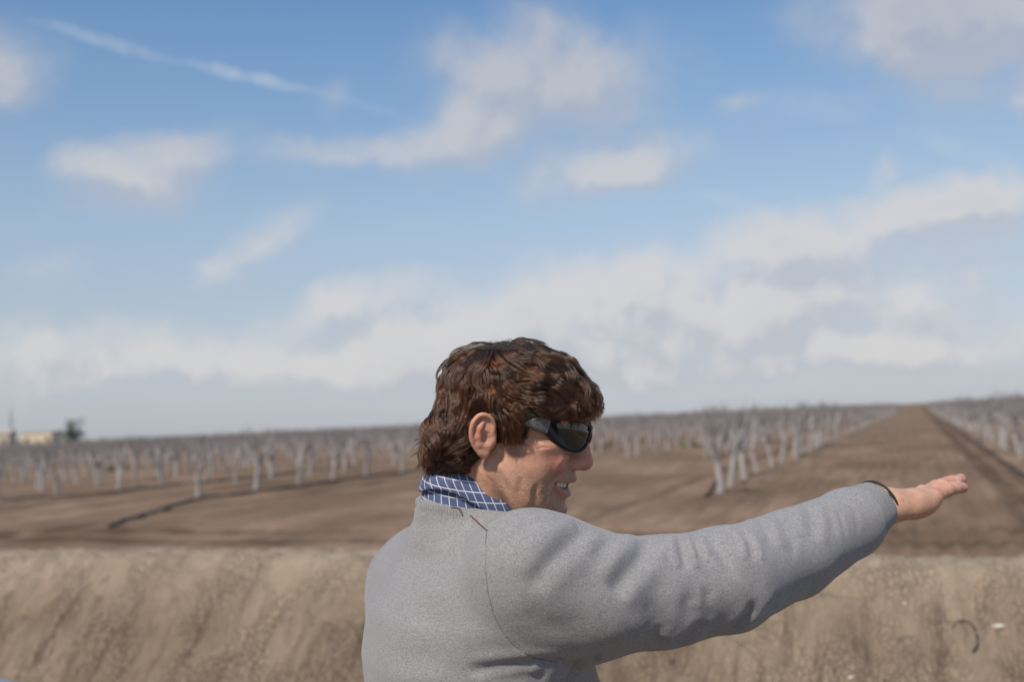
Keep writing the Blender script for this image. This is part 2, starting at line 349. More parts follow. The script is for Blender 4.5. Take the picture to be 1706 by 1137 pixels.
def tree_tubes(rs, low=False, height=3.0, lean=None):
    """returns list of (pts, rad, wear, is_trunk)"""
    out = []
    hf = rs.uniform(.75, 1.25); lx, ly = lean if lean else (rs.uniform(-.2, .2), rs.uniform(-.2, .2))
    k = 3 if low else 6
    tp = np.array([[lx * (i / (k - 1)) ** 1.3 + .025 * math.sin(i * 1.7 + lx * 20), ly * (i / (k - 1)) ** 1.3, -.12 + (hf + .12) * i / (k - 1)] for i in range(k)])
    r0 = rs.uniform(.085, .12)
    tr = np.linspace(r0 * 1.05, r0 * .82, k); tr[0] *= 1.3
    out.append((tp, tr, np.zeros(k), True))
    ns = rs.choice([3, 4, 4]) if not low else 3
    a0 = rs.uniform(0, 6.28)
    top = tp[-1]
    for i in range(ns):
        a = a0 + i * 6.283 / ns + rs.uniform(-.3, .3); sp = rs.uniform(.34, .66); L = (height - hf) * rs.uniform(.62, .78)
        d = np.array([math.cos(a) * sp, math.sin(a) * sp, .85]); d /= np.linalg.norm(d)
        m = 4 if not low else 3
        pts = [top - d * .02 - [0, 0, .06]]
        for j in range(1, m):
            f = j / (m - 1); pts.append(top + d * L * f + np.array([math.cos(a), math.sin(a), 0]) * (-.10 * f * f) + rs.uniform(-.035, .035, 3))
        out.append((np.array(pts), np.linspace(r0 * .70, r0 * .40, m), np.linspace(.0, .22, m), False))
        for q in range(2 if low else 3):
            f0 = rs.uniform(.45, .98); st = pts[0] + (pts[-1] - pts[0]) * f0
            a2 = a + rs.uniform(-1.1, 1.1); d2 = np.array([math.cos(a2) * .55, math.sin(a2) * .55, 1.]); d2 /= np.linalg.norm(d2)
            L2 = (height - st[2]) * rs.uniform(.62, .95)
            e = st + d2 * L2; mid = (st + e) / 2 + rs.uniform(-.06, .06, 3)
            out.append((np.array([st, mid, e]), np.array([r0 * .36, r0 * .24, r0 * .12]) * (1.25 if low else 1), np.array([.2, .45, .8]), False))
            for w in range(3 if low else 8):
                f1 = rs.uniform(.15, 1); s2 = st + (e - st) * f1; a3 = rs.uniform(0, 6.28); up = rs.uniform(.6, 1.8)
                d3 = np.array([math.cos(a3), math.sin(a3), up]); d3 /= np.linalg.norm(d3); L3 = rs.uniform(.18, .62)
                e3 = s2 + d3 * L3
                rr = .014 if low else .0085
                out.append((np.array([s2, (s2 + e3) / 2 + rs.uniform(-.04, .04, 3), e3]), np.array([rr, rr * .8, rr * .45]), np.array([.75, 1.0, 1.6 if rs.rand() < .5 else 1.1]), False))
    return out
def make_tree(seed, height=2.55, lean=None):
    rs = np.random.RandomState(seed); tt = tree_tubes(rs, False, height, lean); a = MB(); c = MB()
    for p, r, w, tk in tt:
        (a if tk else c).tube(p, r, 8 if tk else (6 if r[0] > .02 else 3), w, cap=False)
    e = empty('orchard_tree'); a.build('trunk', BARK, e); c.build('crown', BARK, e)
    return e
def dup(root, loc, rz, scl):
    r = root.copy(); COL.objects.link(r); r.location = loc; r.rotation_euler = (0, 0, rz); r.scale = (scl, scl, scl)
    for ch in list(root.children):
        c = ch.copy(); COL.objects.link(c); c.parent = r
    return r
def build_orchard():
    rs = np.random.RandomState(31)
    spots = []
    for s in ROWS:
        if s < -150 or s > 95: continue
        if s > 0: u0 = 30 + rs.uniform(0, 2)
        elif s == ROWS[0]: u0 = 30.6
        elif s > -22: u0 = 57 + (s + 11) * -.35
        elif s > -28: u0 = 32.8
        elif s > -33: u0 = 42
        else: u0 = 32.5 + (-s - 37) * .12
        u = u0; i = 0
        while u < 330:
            x, y = us2xy(u + rs.uniform(-.25, .25) * (i > 0), s + rs.uniform(-.22, .22)); d = math.hypot(x, y)
            v = np.array([x, y, 1.5 - ZC]); dep = v @ c_f; px = 853 + FPX * (v @ c_r) / dep
            if -60 < px < 1770 and dep > 5 and not (rs.rand() < .03 and i > 3): spots.append((d, x, y, s, u))
            u += 3.35; i += 1
    spots.sort()
    near, farr = spots[:300], spots[300:]
    protos = [make_tree(100 + i, 2.5 + .08 * (i % 3)) for i in range(7)]
    leans = {0: (-.16, .05)}
    lab_used = {}
    def rowname(s, u, x, y):
        v = np.array([x, y, -ZC]); px = 853 + FPX * (v @ c_r) / (v @ c_f)
        if s > 0 and s < 5: return 'bare white-trunked tree in the row lining the right edge of the dirt road', 'trees along the right edge of the dirt road'
        if s > 5: return 'bare white-trunked tree deeper in the orchard block right of the dirt road', 'trees deeper in the block right of the road'
        if abs(s - ROWS[0]) < .1: return 'bare white-trunked tree in the long row lining the left edge of the dirt road', 'trees along the left edge of the dirt road'
        if s > -22.5: return 'bare white-trunked tree in the short rows behind the open brown soil patch beside the man', 'trees behind the open soil patch'
        if s > -28: return 'bare white-trunked tree in the front row along the black drip hose', 'trees in the front row along the drip hose'
        return 'bare white-trunked tree in the crowded rows behind the drip hose row at the left', 'trees crowded at the left of the orchard'
    special = {(-5.9, 0): 'nearest white trunk left of the dirt road, a black hose stub at its foot',
               (-5.9, 1): 'second white trunk left of the dirt road, just behind the one with hose stub',
               (-5.9, 2): 'third trunk from the head of the row left of the dirt road',
               (-27.1, 0): 'white trunk standing where the black drip hose starts, first of its row',
               (-27.1, 1): 'second white trunk along the black drip hose, forked like a wide Y',
               (-27.1, 2): 'third white trunk along the black drip hose counted from the left'}
    cnt = {}
    for k, (d, x, y, s, u) in enumerate(near):
        i = cnt.get(round(s, 1), 0); cnt[round(s, 1)] = i + 1
        pr = protos[k % 7]; loc = (x, y, gz(x, y)); rz = rs.uniform(0, 6.28); sc_ = rs.uniform(.93, 1.08)
        if k < 7: r = protos[k]; r.location = loc; r.rotation_euler = (0, 0, rz); r.scale = (sc_,) * 3
        else: r = dup(pr, loc, rz, sc_)
        lb, gr = rowname(s, u, x, y); sp = special.get((round(s, 1), i))
        tag(r, sp or lb, 'tree', gr)
    # the far rows read as one mass
    variants = []
    for q in range(10):
        mb = MB()
        for p, r, w, tk in tree_tubes(np.random.RandomState(500 + q), True, 2.8): mb.tube(p, r * (1.1 if tk else 1), 4 if tk else 3, w, cap=False)
        variants.append((np.concatenate(mb.V), np.array(mb.F), np.concatenate(mb.A)))
    Vs, Fs, As, n = [], [], [], 0
    for (d, x, y, s, u) in farr:
        V, F, A = variants[rs.randint(10)]; a = rs.uniform(0, 6.28); sc_ = rs.uniform(.92, 1.1)
        co, si = math.cos(a), math.sin(a)
        P = np.stack([V[:, 0] * co - V[:, 1] * si, V[:, 0] * si + V[:, 1] * co, V[:, 2]], 1) * sc_ + (x, y, 0)
        Vs.append(P); Fs.append(F + n); As.append(A); n += len(V)
    o = mesh_obj('distant_orchard', np.concatenate(Vs), np.concatenate(Fs), BARK, smooth=True, cols={'wear': np.concatenate(As)})
    tag(o, 'far rows of bare white-trunked orchard trees reaching to the horizon', 'orchard', kind='stuff')
    print('trees', len(spots), 'far verts', n)
build_orchard()

# ------------------------------------------------------------------ implicit-surface sculpting
def smin(a, b, k):
    h = np.clip(.5 + .5 * (b - a) / k, 0, 1); return b * (1 - h) + a * h - k * h * (1 - h)
class Field:
    def __init__(s, lo, hi, h):
        s.lo = np.array(lo, float); s.h = h; n = np.ceil((np.array(hi) - s.lo) / h).astype(int) + 1
        s.ax = [(s.lo[i] + h * np.arange(n[i])).astype(np.float32) for i in range(3)]
        s.D = np.full(n, 1.0, np.float32)
    def _blk(s, lo, hi):
        i0 = [max(0, int((lo[i] - s.lo[i]) / s.h) - 1) for i in range(3)]
        i1 = [min(len(s.ax[i]), int((hi[i] - s.lo[i]) / s.h) + 3) for i in range(3)]
        if any(i1[i] <= i0[i] for i in range(3)): return None
        sl = tuple(slice(i0[i], i1[i]) for i in range(3))
        return sl, s.ax[0][sl[0]][:, None, None], s.ax[1][sl[1]][None, :, None], s.ax[2][sl[2]][None, None, :]
    def put(s, fn, lo, hi, k, sub):
        pad = k * 1.5 + s.h * 3
        b = s._blk(np.array(lo) - pad, np.array(hi) + pad)
        if b is None: return
        sl, X, Y, Z = b; d = fn(X, Y, Z); o = s.D[sl]
        if sub: s.D[sl] = -smin(-o, d, k)
        else: s.D[sl] = smin(o, d, k)
    def ell(s, c, r, k=.01, sub=False, R=None, mirror=False):
        c = np.array(c, float); r = np.array(r, float); R = np.eye(3) if R is None else np.array(R)
        ext = np.sqrt(((R * r[None, :]) ** 2).sum(1))
        def fn(X, Y, Z):
            x, y, z = X - c[0], Y - c[1], Z - c[2]
            q = [x * R[0, i] + y * R[1, i] + z * R[2, i] for i in range(3)]
            k0 = np.sqrt((q[0] / r[0]) ** 2 + (q[1] / r[1]) ** 2 + (q[2] / r[2]) ** 2)
            k1 = np.sqrt((q[0] / r[0] ** 2) ** 2 + (q[1] / r[1] ** 2) ** 2 + (q[2] / r[2] ** 2) ** 2) + 1e-9
            return k0 * (k0 - 1) / k1
        s.put(fn, c - ext, c + ext, k, sub)
        if mirror:
            M = np.diag([1, -1, 1]); s.ell(c * [1, -1, 1], r, k, sub, M @ R @ M)
    def cap(s, a, b, ra, rb, k=.01, sub=False, mirror=False):
        a = np.array(a, float); b = np.array(b, float); ab = b - a; L2 = ab @ ab + 1e-12
        def fn(X, Y, Z):
            x, y, z = X - a[0], Y - a[1], Z - a[2]
            t = np.clip((x * ab[0] + y * ab[1] + z * ab[2]) / L2, 0, 1)
            return np.sqrt((x - t * ab[0]) ** 2 + (y - t * ab[1]) ** 2 + (z - t * ab[2]) ** 2) - (ra + (rb - ra) * t)
        m = max(ra, rb); s.put(fn, np.minimum(a, b) - m, np.maximum(a, b) + m, k, sub)
        if mirror: s.cap(a * [1, -1, 1], b * [1, -1, 1], ra, rb, k, sub)
    def chain(s, P, r, k=.01, sub=False, mirror=False):
        for i in range(len(P) - 1): s.cap(P[i], P[i + 1], r[i], r[i + 1], k, sub, mirror)
    def loft(s, secs, F, Rt, k=.02):
        """secs: (z, cx, cy, half breadth, half depth)"""
        S = np.array(secs, float); S = S[np.argsort(S[:, 0])]
        def fn(X, Y, Z):
            z = np.clip(Z, S[0, 0], S[-1, 0]); it = lambda j: np.interp(z, S[:, 0], S[:, j])
            x = X - it(1); y = Y - it(2); a = it(3); b = it(4)
            q = np.sqrt(((x * Rt[0] + y * Rt[1]) / a) ** 2 + ((x * F[0] + y * F[1]) / b) ** 2)
            d = (q - 1) * np.minimum(a, b)
            dz = np.maximum(S[0, 0] - Z, Z - S[-1, 0])
            return np.where(dz > 0, np.sqrt(np.maximum(d, 0) ** 2 + dz ** 2), np.maximum(d, dz))
        m = S[:, 3:].max()
        s.put(fn, (S[:, 1].min() - m, S[:, 2].min() - m, S[0, 0]), (S[:, 1].max() + m, S[:, 2].max() + m, S[-1, 0]), k, False)
    def halfspace_cut(s, p, n, lo, hi):
        """remove what lies beyond the plane, inside a box"""
        b = s._blk(np.array(lo), np.array(hi)); sl, X, Y, Z = b
        d = (X - p[0]) * n[0] + (Y - p[1]) * n[1] + (Z - p[2]) * n[2]
        s.D[sl] = np.maximum(s.D[sl], d)
    def mesh(s, smooth=2):
        D = s.D; nx, ny, nz = D.shape; neg = D < 0
        c = [(i, j, k) for i in (0, 1) for j in (0, 1) for k in (0, 1)]
        def cor(A, o): return A[o[0]:nx - 1 + o[0], o[1]:ny - 1 + o[1], o[2]:nz - 1 + o[2]]
        cnt = np.zeros((nx - 1, ny - 1, nz - 1), np.int8)
        for o in c: cnt += cor(neg, o)
        act = np.argwhere((cnt > 0) & (cnt < 8)); n = len(act)
        idx = np.full((nx - 1, ny - 1, nz - 1), -1, np.int32); idx[act[:, 0], act[:, 1], act[:, 2]] = np.arange(n)
        P = np.zeros((n, 3)); W_ = np.zeros(n)
        for a in range(3):
            for o in c:
                if o[a]: continue
                o2 = list(o); o2[a] = 1
                A = D[act[:, 0] + o[0], act[:, 1] + o[1], act[:, 2] + o[2]].astype(float); B = D[act[:, 0] + o2[0], act[:, 1] + o2[1], act[:, 2] + o2[2]].astype(float)
                m = (A < 0) != (B < 0); t = np.where(m, A / np.where(m, A - B, 1), 0)
                q = np.array(o, float)[None, :] + 0 * P; q[:, a] = t
                P += q * m[:, None]; W_ += m
        V = s.lo + s.h * (act + P / W_[:, None])
        Fs = []
        for a in range(3):
            b_, c_ = (a + 1) % 3, (a + 2) % 3
            sl0 = [slice(None)] * 3; sl1 = [slice(None)] * 3; sl0[a] = slice(0, -1); sl1[a] = slice(1, None)
            e = neg[tuple(sl0)] != neg[tuple(sl1)]; g = np.argwhere(e)
            g = g[(g[:, b_] > 0) & (g[:, c_] > 0) & (g[:, b_] < [nx, ny, nz][b_] - 1) & (g[:, c_] < [nx, ny, nz][c_] - 1)]
            inside = neg[g[:, 0], g[:, 1], g[:, 2]]
            def id_(db, dc):
                q = g.copy(); q[:, b_] -= db; q[:, c_] -= dc; return idx[q[:, 0], q[:, 1], q[:, 2]]
            q = np.stack([id_(1, 1), id_(0, 1), id_(0, 0), id_(1, 0)], 1); q[~inside] = q[~inside][:, ::-1]; Fs.append(q)
        F = np.concatenate(Fs); F = F[(F >= 0).all(1)]
        for _ in range(smooth): V = V + .5 * (lap(V, F) - V)
        return V, F
def lap(V, F):
    S = np.zeros_like(V); C = np.zeros(len(V)); k = F.shape[1]
    for i in range(k):
        a, b = F[:, i], F[:, (i + 1) % k]
        for j in range(3):
            S[:, j] += np.bincount(a, V[b, j], len(V)) + np.bincount(b, V[a, j], len(V))
        C += np.bincount(a, minlength=len(V)) + np.bincount(b, minlength=len(V))
    return S / np.maximum(C, 1)[:, None]
def vnorm(V, F):
    n = np.cross(V[F[:, 2]] - V[F[:, 0]], V[F[:, 3]] - V[F[:, 1]]); N = np.zeros_like(V)
    for i in range(4):
        for j in range(3): N[:, j] += np.bincount(F[:, i], n[:, j], len(V))
    return N / (np.linalg.norm(N, axis=1, keepdims=True) + 1e-12)
def bvh_of(V, F): return BVHTree.FromPolygons([tuple(v) for v in V], [tuple(map(int, f)) for f in F])
def seg_pts(P, step=.002):
    out = []
    for i in range(len(P) - 1):
        n = max(2, int(np.linalg.norm(P[i + 1] - P[i]) / step)); out.append(P[i] + (P[i + 1] - P[i]) * np.linspace(0, 1, n, endpoint=False)[:, None])
    out.append(P[-1:]); return np.concatenate(out)
def smooth_poly(P, it=2):
    P = np.asarray(P, float)
    for _ in range(it):
        Q = [P[0]]
        for i in range(len(P) - 1): Q += [P[i] * .75 + P[i + 1] * .25, P[i] * .25 + P[i + 1] * .75]
        P = np.array(Q + [P[-1]])
    return P
def crease(V, N, pts3, w, depth, ridge=0., fade=.25):
    """press a fold line into a surface: trough along the line, soft rolls beside it"""
    pts3 = seg_pts(smooth_poly(pts3, 2), .0025); lo = pts3.min(0) - 4 * w; hi = pts3.max(0) + 4 * w
    ids = np.where(((V > lo) & (V < hi)).all(1))[0]
    if len(ids) == 0: return V
    dm = np.full(len(ids), 1e9); tm = np.zeros(len(ids)); n = len(pts3)
    for i, p in enumerate(pts3):
        d = np.linalg.norm(V[ids] - p, axis=1); b = d < dm; dm[b] = d[b]; tm[b] = i / max(1, n - 1)
    f = sstep(tm, -.001, fade) * (1 - sstep(tm, 1 - fade, 1.001)) if fade > 0 else 1
    V = V.copy(); V[ids] += N[ids] * ((-depth * np.exp(-(dm / w) ** 2) + ridge * np.exp(-((dm - 1.9 * w) / w) ** 2)) * f)[:, None]
    return V
def cast(bvh, px, py):
    d = ray(px, py); d = d / np.linalg.norm(d)
    h = bvh.ray_cast(Vector(CAMP), Vector(d))
    return None if h[0] is None else np.array(h[0])
def cast_line(bvh, pxs):
    out = []
    for i in range(len(pxs) - 1):
        for t in np.linspace(0, 1, 6, endpoint=(i == len(pxs) - 2)):
            q = cast(bvh, pxs[i][0] + (pxs[i + 1][0] - pxs[i][0]) * t, pxs[i][1] + (pxs[i + 1][1] - pxs[i][1]) * t)
            if q is not None: out.append(q)
    return np.array(out)

# ------------------------------------------------------------------ the man
psi, pd = math.radians(10), math.radians(5)
def cvec(a, b, c): return a * c_r + b * c_u - c * c_f
_hx = cvec(math.cos(psi) * math.cos(pd), -math.sin(pd), math.sin(psi) * math.cos(pd))
_hz = cvec(0, 1, 0); _hz = _hz - _hx * (_hz @ _hx); _hz /= np.linalg.norm(_hz); _hy = np.cross(_hz, _hx)
HR = np.stack([_hx, _hy, _hz], 1); HO = W(821, 737, 1.29) - HR @ np.array([0, -.072, 0])
def h2w(P): return np.asarray(P) @ HR.T + HO
def w2h(P): return (np.asarray(P) - HO) @ HR
TA = math.radians(30); TF = np.array([math.cos(TA), math.sin(TA), 0]); TR = np.array([math.sin(TA), -math.cos(TA), 0])
ARM = [(887, 942, 1.215), (1000, 991, 1.235), (1100, 987, 1.26), (1210, 967, 1.285), (1318, 924, 1.36), (1412, 872, 1.42), (1462, 839, 1.455)]
ARMP = np.array([W(*a) for a in ARM]); ARMR = [.066, .0745, .0685, .0660, .0585, .0480, .0345]
NECK = W(788, 862, 1.375); SHR = ARMP[0]; SHL = W(702, 968, 1.50)
PELV = W(815, 1137, 1.375); PELV[2] = TRACK_Z + .93
ELL = SHL + np.array([-.02, .03, -.29]); WRL = ELL + TF * .10 + np.array([0, 0, -.24])
ANK_R = np.array([PELV[0], PELV[1], 0]) + TR * .12 + [0, 0, TRACK_Z + .08]; ANK_L = np.array([PELV[0], PELV[1], 0]) - TR * .12 + [0, 0, TRACK_Z + .08]
man = empty('person', (PELV[0], PELV[1], TRACK_Z)); MAN_INV = Matrix.Translation(-Vector((PELV[0], PELV[1], TRACK_Z)))
tag(man, 'dark-haired man in a grey sweater and black sunglasses pointing right with a flat hand', 'person')
ORG = np.array([PELV[0], PELV[1], TRACK_Z])
def mobj(name, V, F, mat, parent=None, **kw):        # child of the man, given in world coordinates
    return mesh_obj(name, np.asarray(V) - ORG, F, mat, parent if parent is not None else man, **kw)

def build_head():
    f = Field((-.135, -.115, -.185), (.15, .115, .14), .0016)
    f.ell((.000, 0, .046), (.090, .072, .074), .02)
    f.ell((.045, 0, .040), (.060, .060, .064), .02)
    f.ell((.036, 0, -.018), (.056, .055, .072), .02)
    f.ell((.066, 0, -.036), (.031, .032, .034), .015)
    f.ell((.077, 0, -.0880), (.0190, .021, .0150), .014)
    f.chain([(.002, -.050, -.040), (.040, -.043, -.076), (.074, -.012, -.089)], [.015, .0145, .0135], .016, mirror=True)
    f.ell((.040, 0, -.082), (.040, .034, .020), .02)
    f.ell((.064, -.044, .000), (.023, .019, .015), .014, mirror=True)
    f.ell((.078, -.0345, -.019), (.0165, .0165, .0165), .012, mirror=True)
    f.ell((.040, -.047, -.034), (.032, .017, .036), .018, mirror=True)
    f.ell((.0620, -.0355, -.064), (.0145, .0125, .024), .010, mirror=True)
    f.cap((.094, -.010, .029), (.083, -.040, .031), .010, .009, .012, mirror=True)
    f.ell((.106, -.031, .010), (.014, .014, .011), .010, sub=True, mirror=True)
    f.ell((.082, -.031, .010), (.0125, .0125, .0125), .004, mirror=True)
    # nose
    f.ell((.0930, 0, .006), (.0150, .0140, .026), .008)
    f.ell((.0985, 0, -.014), (.0140, .0125, .014), .006)
    f.chain([(.099, 0, .022), (.1085, 0, .000), (.1130, 0, -.0185)], [.0072, .0082, .0122], .009)
    f.ell((.1115, 0, -.0250), (.0130, .0120, .0090), .006)
    f.ell((.1030, -.0135, -.0245), (.0122, .0072, .0095), .005, mirror=True)
    f.ell((.1085, -.0075, -.0335), (.0065, .0034, .0050), .003, sub=True, mirror=True)
    # mouth: smiling, lips apart over the upper teeth
    f.ell((.083, 0, -.044), (.0195, .028, .015), .010)
    f.ell((.079, 0, -.068), (.0165, .024, .012), .010)
    f.chain([(.0790, -.0300, -.0490), (.0920, -.018, -.0470), (.0985, -.007, -.0460), (.1000, 0, -.0470)], [.0028, .0042, .0046, .0042], .005, mirror=True)
    f.chain([(.0785, -.0300, -.0530), (.0870, -.019, -.0630), (.0912, -.008, -.0675), (.0925, 0, -.0680)], [.0030, .0048, .0058, .0060], .005, mirror=True)
    f.chain([(.0800, -.0315, -.0508), (.0900, -.0225, -.0535), (.0960, -.013, -.0560), (.1020, 0, -.0577)], [.0020, .0036, .0050, .0056], .0030, sub=True, mirror=True)
    f.cap((.0985, -.010, -.0785), (.0985, .010, -.0785), .0045, .0045, .008, sub=True)
    # neck
    f.chain([(-.022, 0, -.02), (-.034, 0, -.10), (-.046, 0, -.20)], [.058, .0565, .064], .02)
    f.cap((-.012, -.052, -.040), (.012, -.036, -.14), .012, .014, .014, mirror=True)
    # ears
    ec = np.array([-.013, -.072, .008]); es = lambda p: tuple((np.array(p) - ec) * [.87, .84, .87] + ec)
    _e, _c = f.ell, f.chain
    def E(c, r, k, **kw): _e(es(c), np.array(r) * .92, k, **kw)
    def CH(P, r, k, **kw): _c([es(p) for p in P], [q * .90 for q in r], k, **kw)
    ry = math.radians(-24); Re = np.array([[math.cos(ry), -math.sin(ry), 0], [math.sin(ry), math.cos(ry), 0], [0, 0, 1]])
    Re = np.array([[math.cos(-ry), -math.sin(-ry), 0], [math.sin(-ry), math.cos(-ry), 0], [0, 0, 1]])
    E((-.012, -.0818, .011), (.0170, .0034, .0290), .004, R=Re, mirror=True)
    E((-.006, -.0740, .006), (.012, .008, .020), .006, mirror=True)
    E((-.0060, -.0860, .003), (.0085, .0060, .0100), .004, sub=True, mirror=True)
    E((-.0080, -.0880, .027), (.0070, .0030, .0055), .004, sub=True, mirror=True)
    hel = [(-.001, -.0790, .009), (.0035, -.0770, .018), (.0030, -.0790, .029), (-.004, -.0830, .0375), (-.013, -.0870, .0400), (-.0215, -.0910, .0355), (-.0270, -.0935, .025), (-.0285, -.0940, .012), (-.0260, -.0925, -.001), (-.0200, -.0880, -.012), (-.0130, -.0830, -.020)]
    hs = smooth_poly(hel, 2); CH(list(hs), list(np.interp(np.linspace(0, 10, len(hs)), range(11), [.0020, .0024, .0028, .0030, .0031, .0031, .0031, .0030, .0028, .0028, .0030])), .0020, mirror=True)
    CH([(-.0120, -.0870, .0270), (-.0165, -.0880, .0180), (-.0175, -.0875, .0060), (-.0150, -.0850, -.0050), (-.0085, -.0815, -.0085)], [.0016, .0022, .0024, .0024, .0028], .006, mirror=True)
    E((-.0085, -.0790, -.0170), (.0078, .0042, .0085), .004, mirror=True)
    E((.0030, -.0760, .0000), (.0038, .0040, .0062), .003, mirror=True)
    V, F = f.mesh(1)
    N = vnorm(V, F); Vw = h2w(V); Nw = N @ HR.T; bv = bvh_of(Vw, F)
    for px, w, d, r, fd in (([(947, 764), (931, 785), (916, 806), (908, 826)], .0036, .0013, .0010, .35),
                            ([(896, 802), (891, 822), (889, 850)], .0040, .0016, .0010, .4),
                            ([(912, 826), (905, 846)], .0028, .0014, .0006, .3),
                            ([(868, 795), (866, 825)], .0040, .0012, .0006, .3),
                            ([(800, 772), (808, 790), (818, 806)], .0022, .0014, .0006, .3), ([(788, 776), (790, 790)], .0020, .0010, .0005, .3),
                            ([(820, 776), (836, 800), (856, 830)], .0045, .0018, .0008, .3),
                            ([(918, 742), (903, 737), (890, 737)], .0014, .0007, .0003, .3), ([(920, 747), (906, 746), (893, 749)], .0014, .0006, .0003, .3),
                            ([(938, 757), (950, 757), (958, 752)], .0016, .0008, .0004, .3)):
        P3 = cast_line(bv, px)
        if len(P3) > 2:
            Vw = crease(Vw, Nw, P3, w, d, r, fd)
            Q = P3.copy(); lq = w2h(Q); lq[:, 1] *= -1; Vw = crease(Vw, Nw, h2w(lq), w, d, r, fd)
    V = w2h(Vw)
    # colour masks: 0 lips, 1 flush, 2 stubble, 3 nail
    x, y, z = V.T; ay = np.abs(y)
    def near(c, r): return np.exp(-(((x - c[0]) / r[0]) ** 2 + ((ay - c[1]) / r[1]) ** 2 + ((z - c[2]) / r[2]) ** 2))
    def line_d(P, q=V):
        q = np.stack([x, -ay, z], 1); P = seg_pts(np.array(P, float), .0015); d = np.full(len(q), 1.)
        for p in P: d = np.minimum(d, np.linalg.norm(q - p, axis=1))
        return d
    dl = np.minimum(line_d([(.0790, -.0300, -.0490), (.0920, -.018, -.0470), (.0985, -.007, -.0460), (.1000, 0, -.0470)]), line_d([(.0785, -.0300, -.0530), (.0870, -.019, -.0630), (.0912, -.008, -.0675), (.0925, 0, -.0680)]) - .001)
    lips = 1 - sstep(dl, .0042, .0068)
    inside = (1 - sstep(line_d([(.0800, -.0255, -.0515), (.0890, -.014, -.0550), (.0940, 0, -.0572)]), .004, .0075)) * (dl > .0045)
    flush = .9 * near((.116, 0, -.018), (.018, .018, .020)) + .75 * near((.082, .038, -.016), (.022, .02, .02)) + .42 * near((-.012, .090, .012), (.03, .02, .045)) + .5 * near((.095, 0, -.085), (.02, .02, .015)) + .3 * near((.06, .06, .0), (.03, .03, .03))
    stub = sstep(-z, .020, .050) * sstep(x, -.01, .02) * (1 - .85 * lips) * (1 - sstep(-z, .10, .125)) + .8 * near((.100, .006, -.040), (.012, .02, .007))
    stub = stub + .6 * near((.03, .066, -.012), (.014, .02, .02))
    cm = np.stack([np.clip(lips, 0, 1), np.clip(flush, 0, 1), np.clip(stub, 0, 1), np.clip(inside, 0, 1)], 1)
    return h2w(V), F, cm

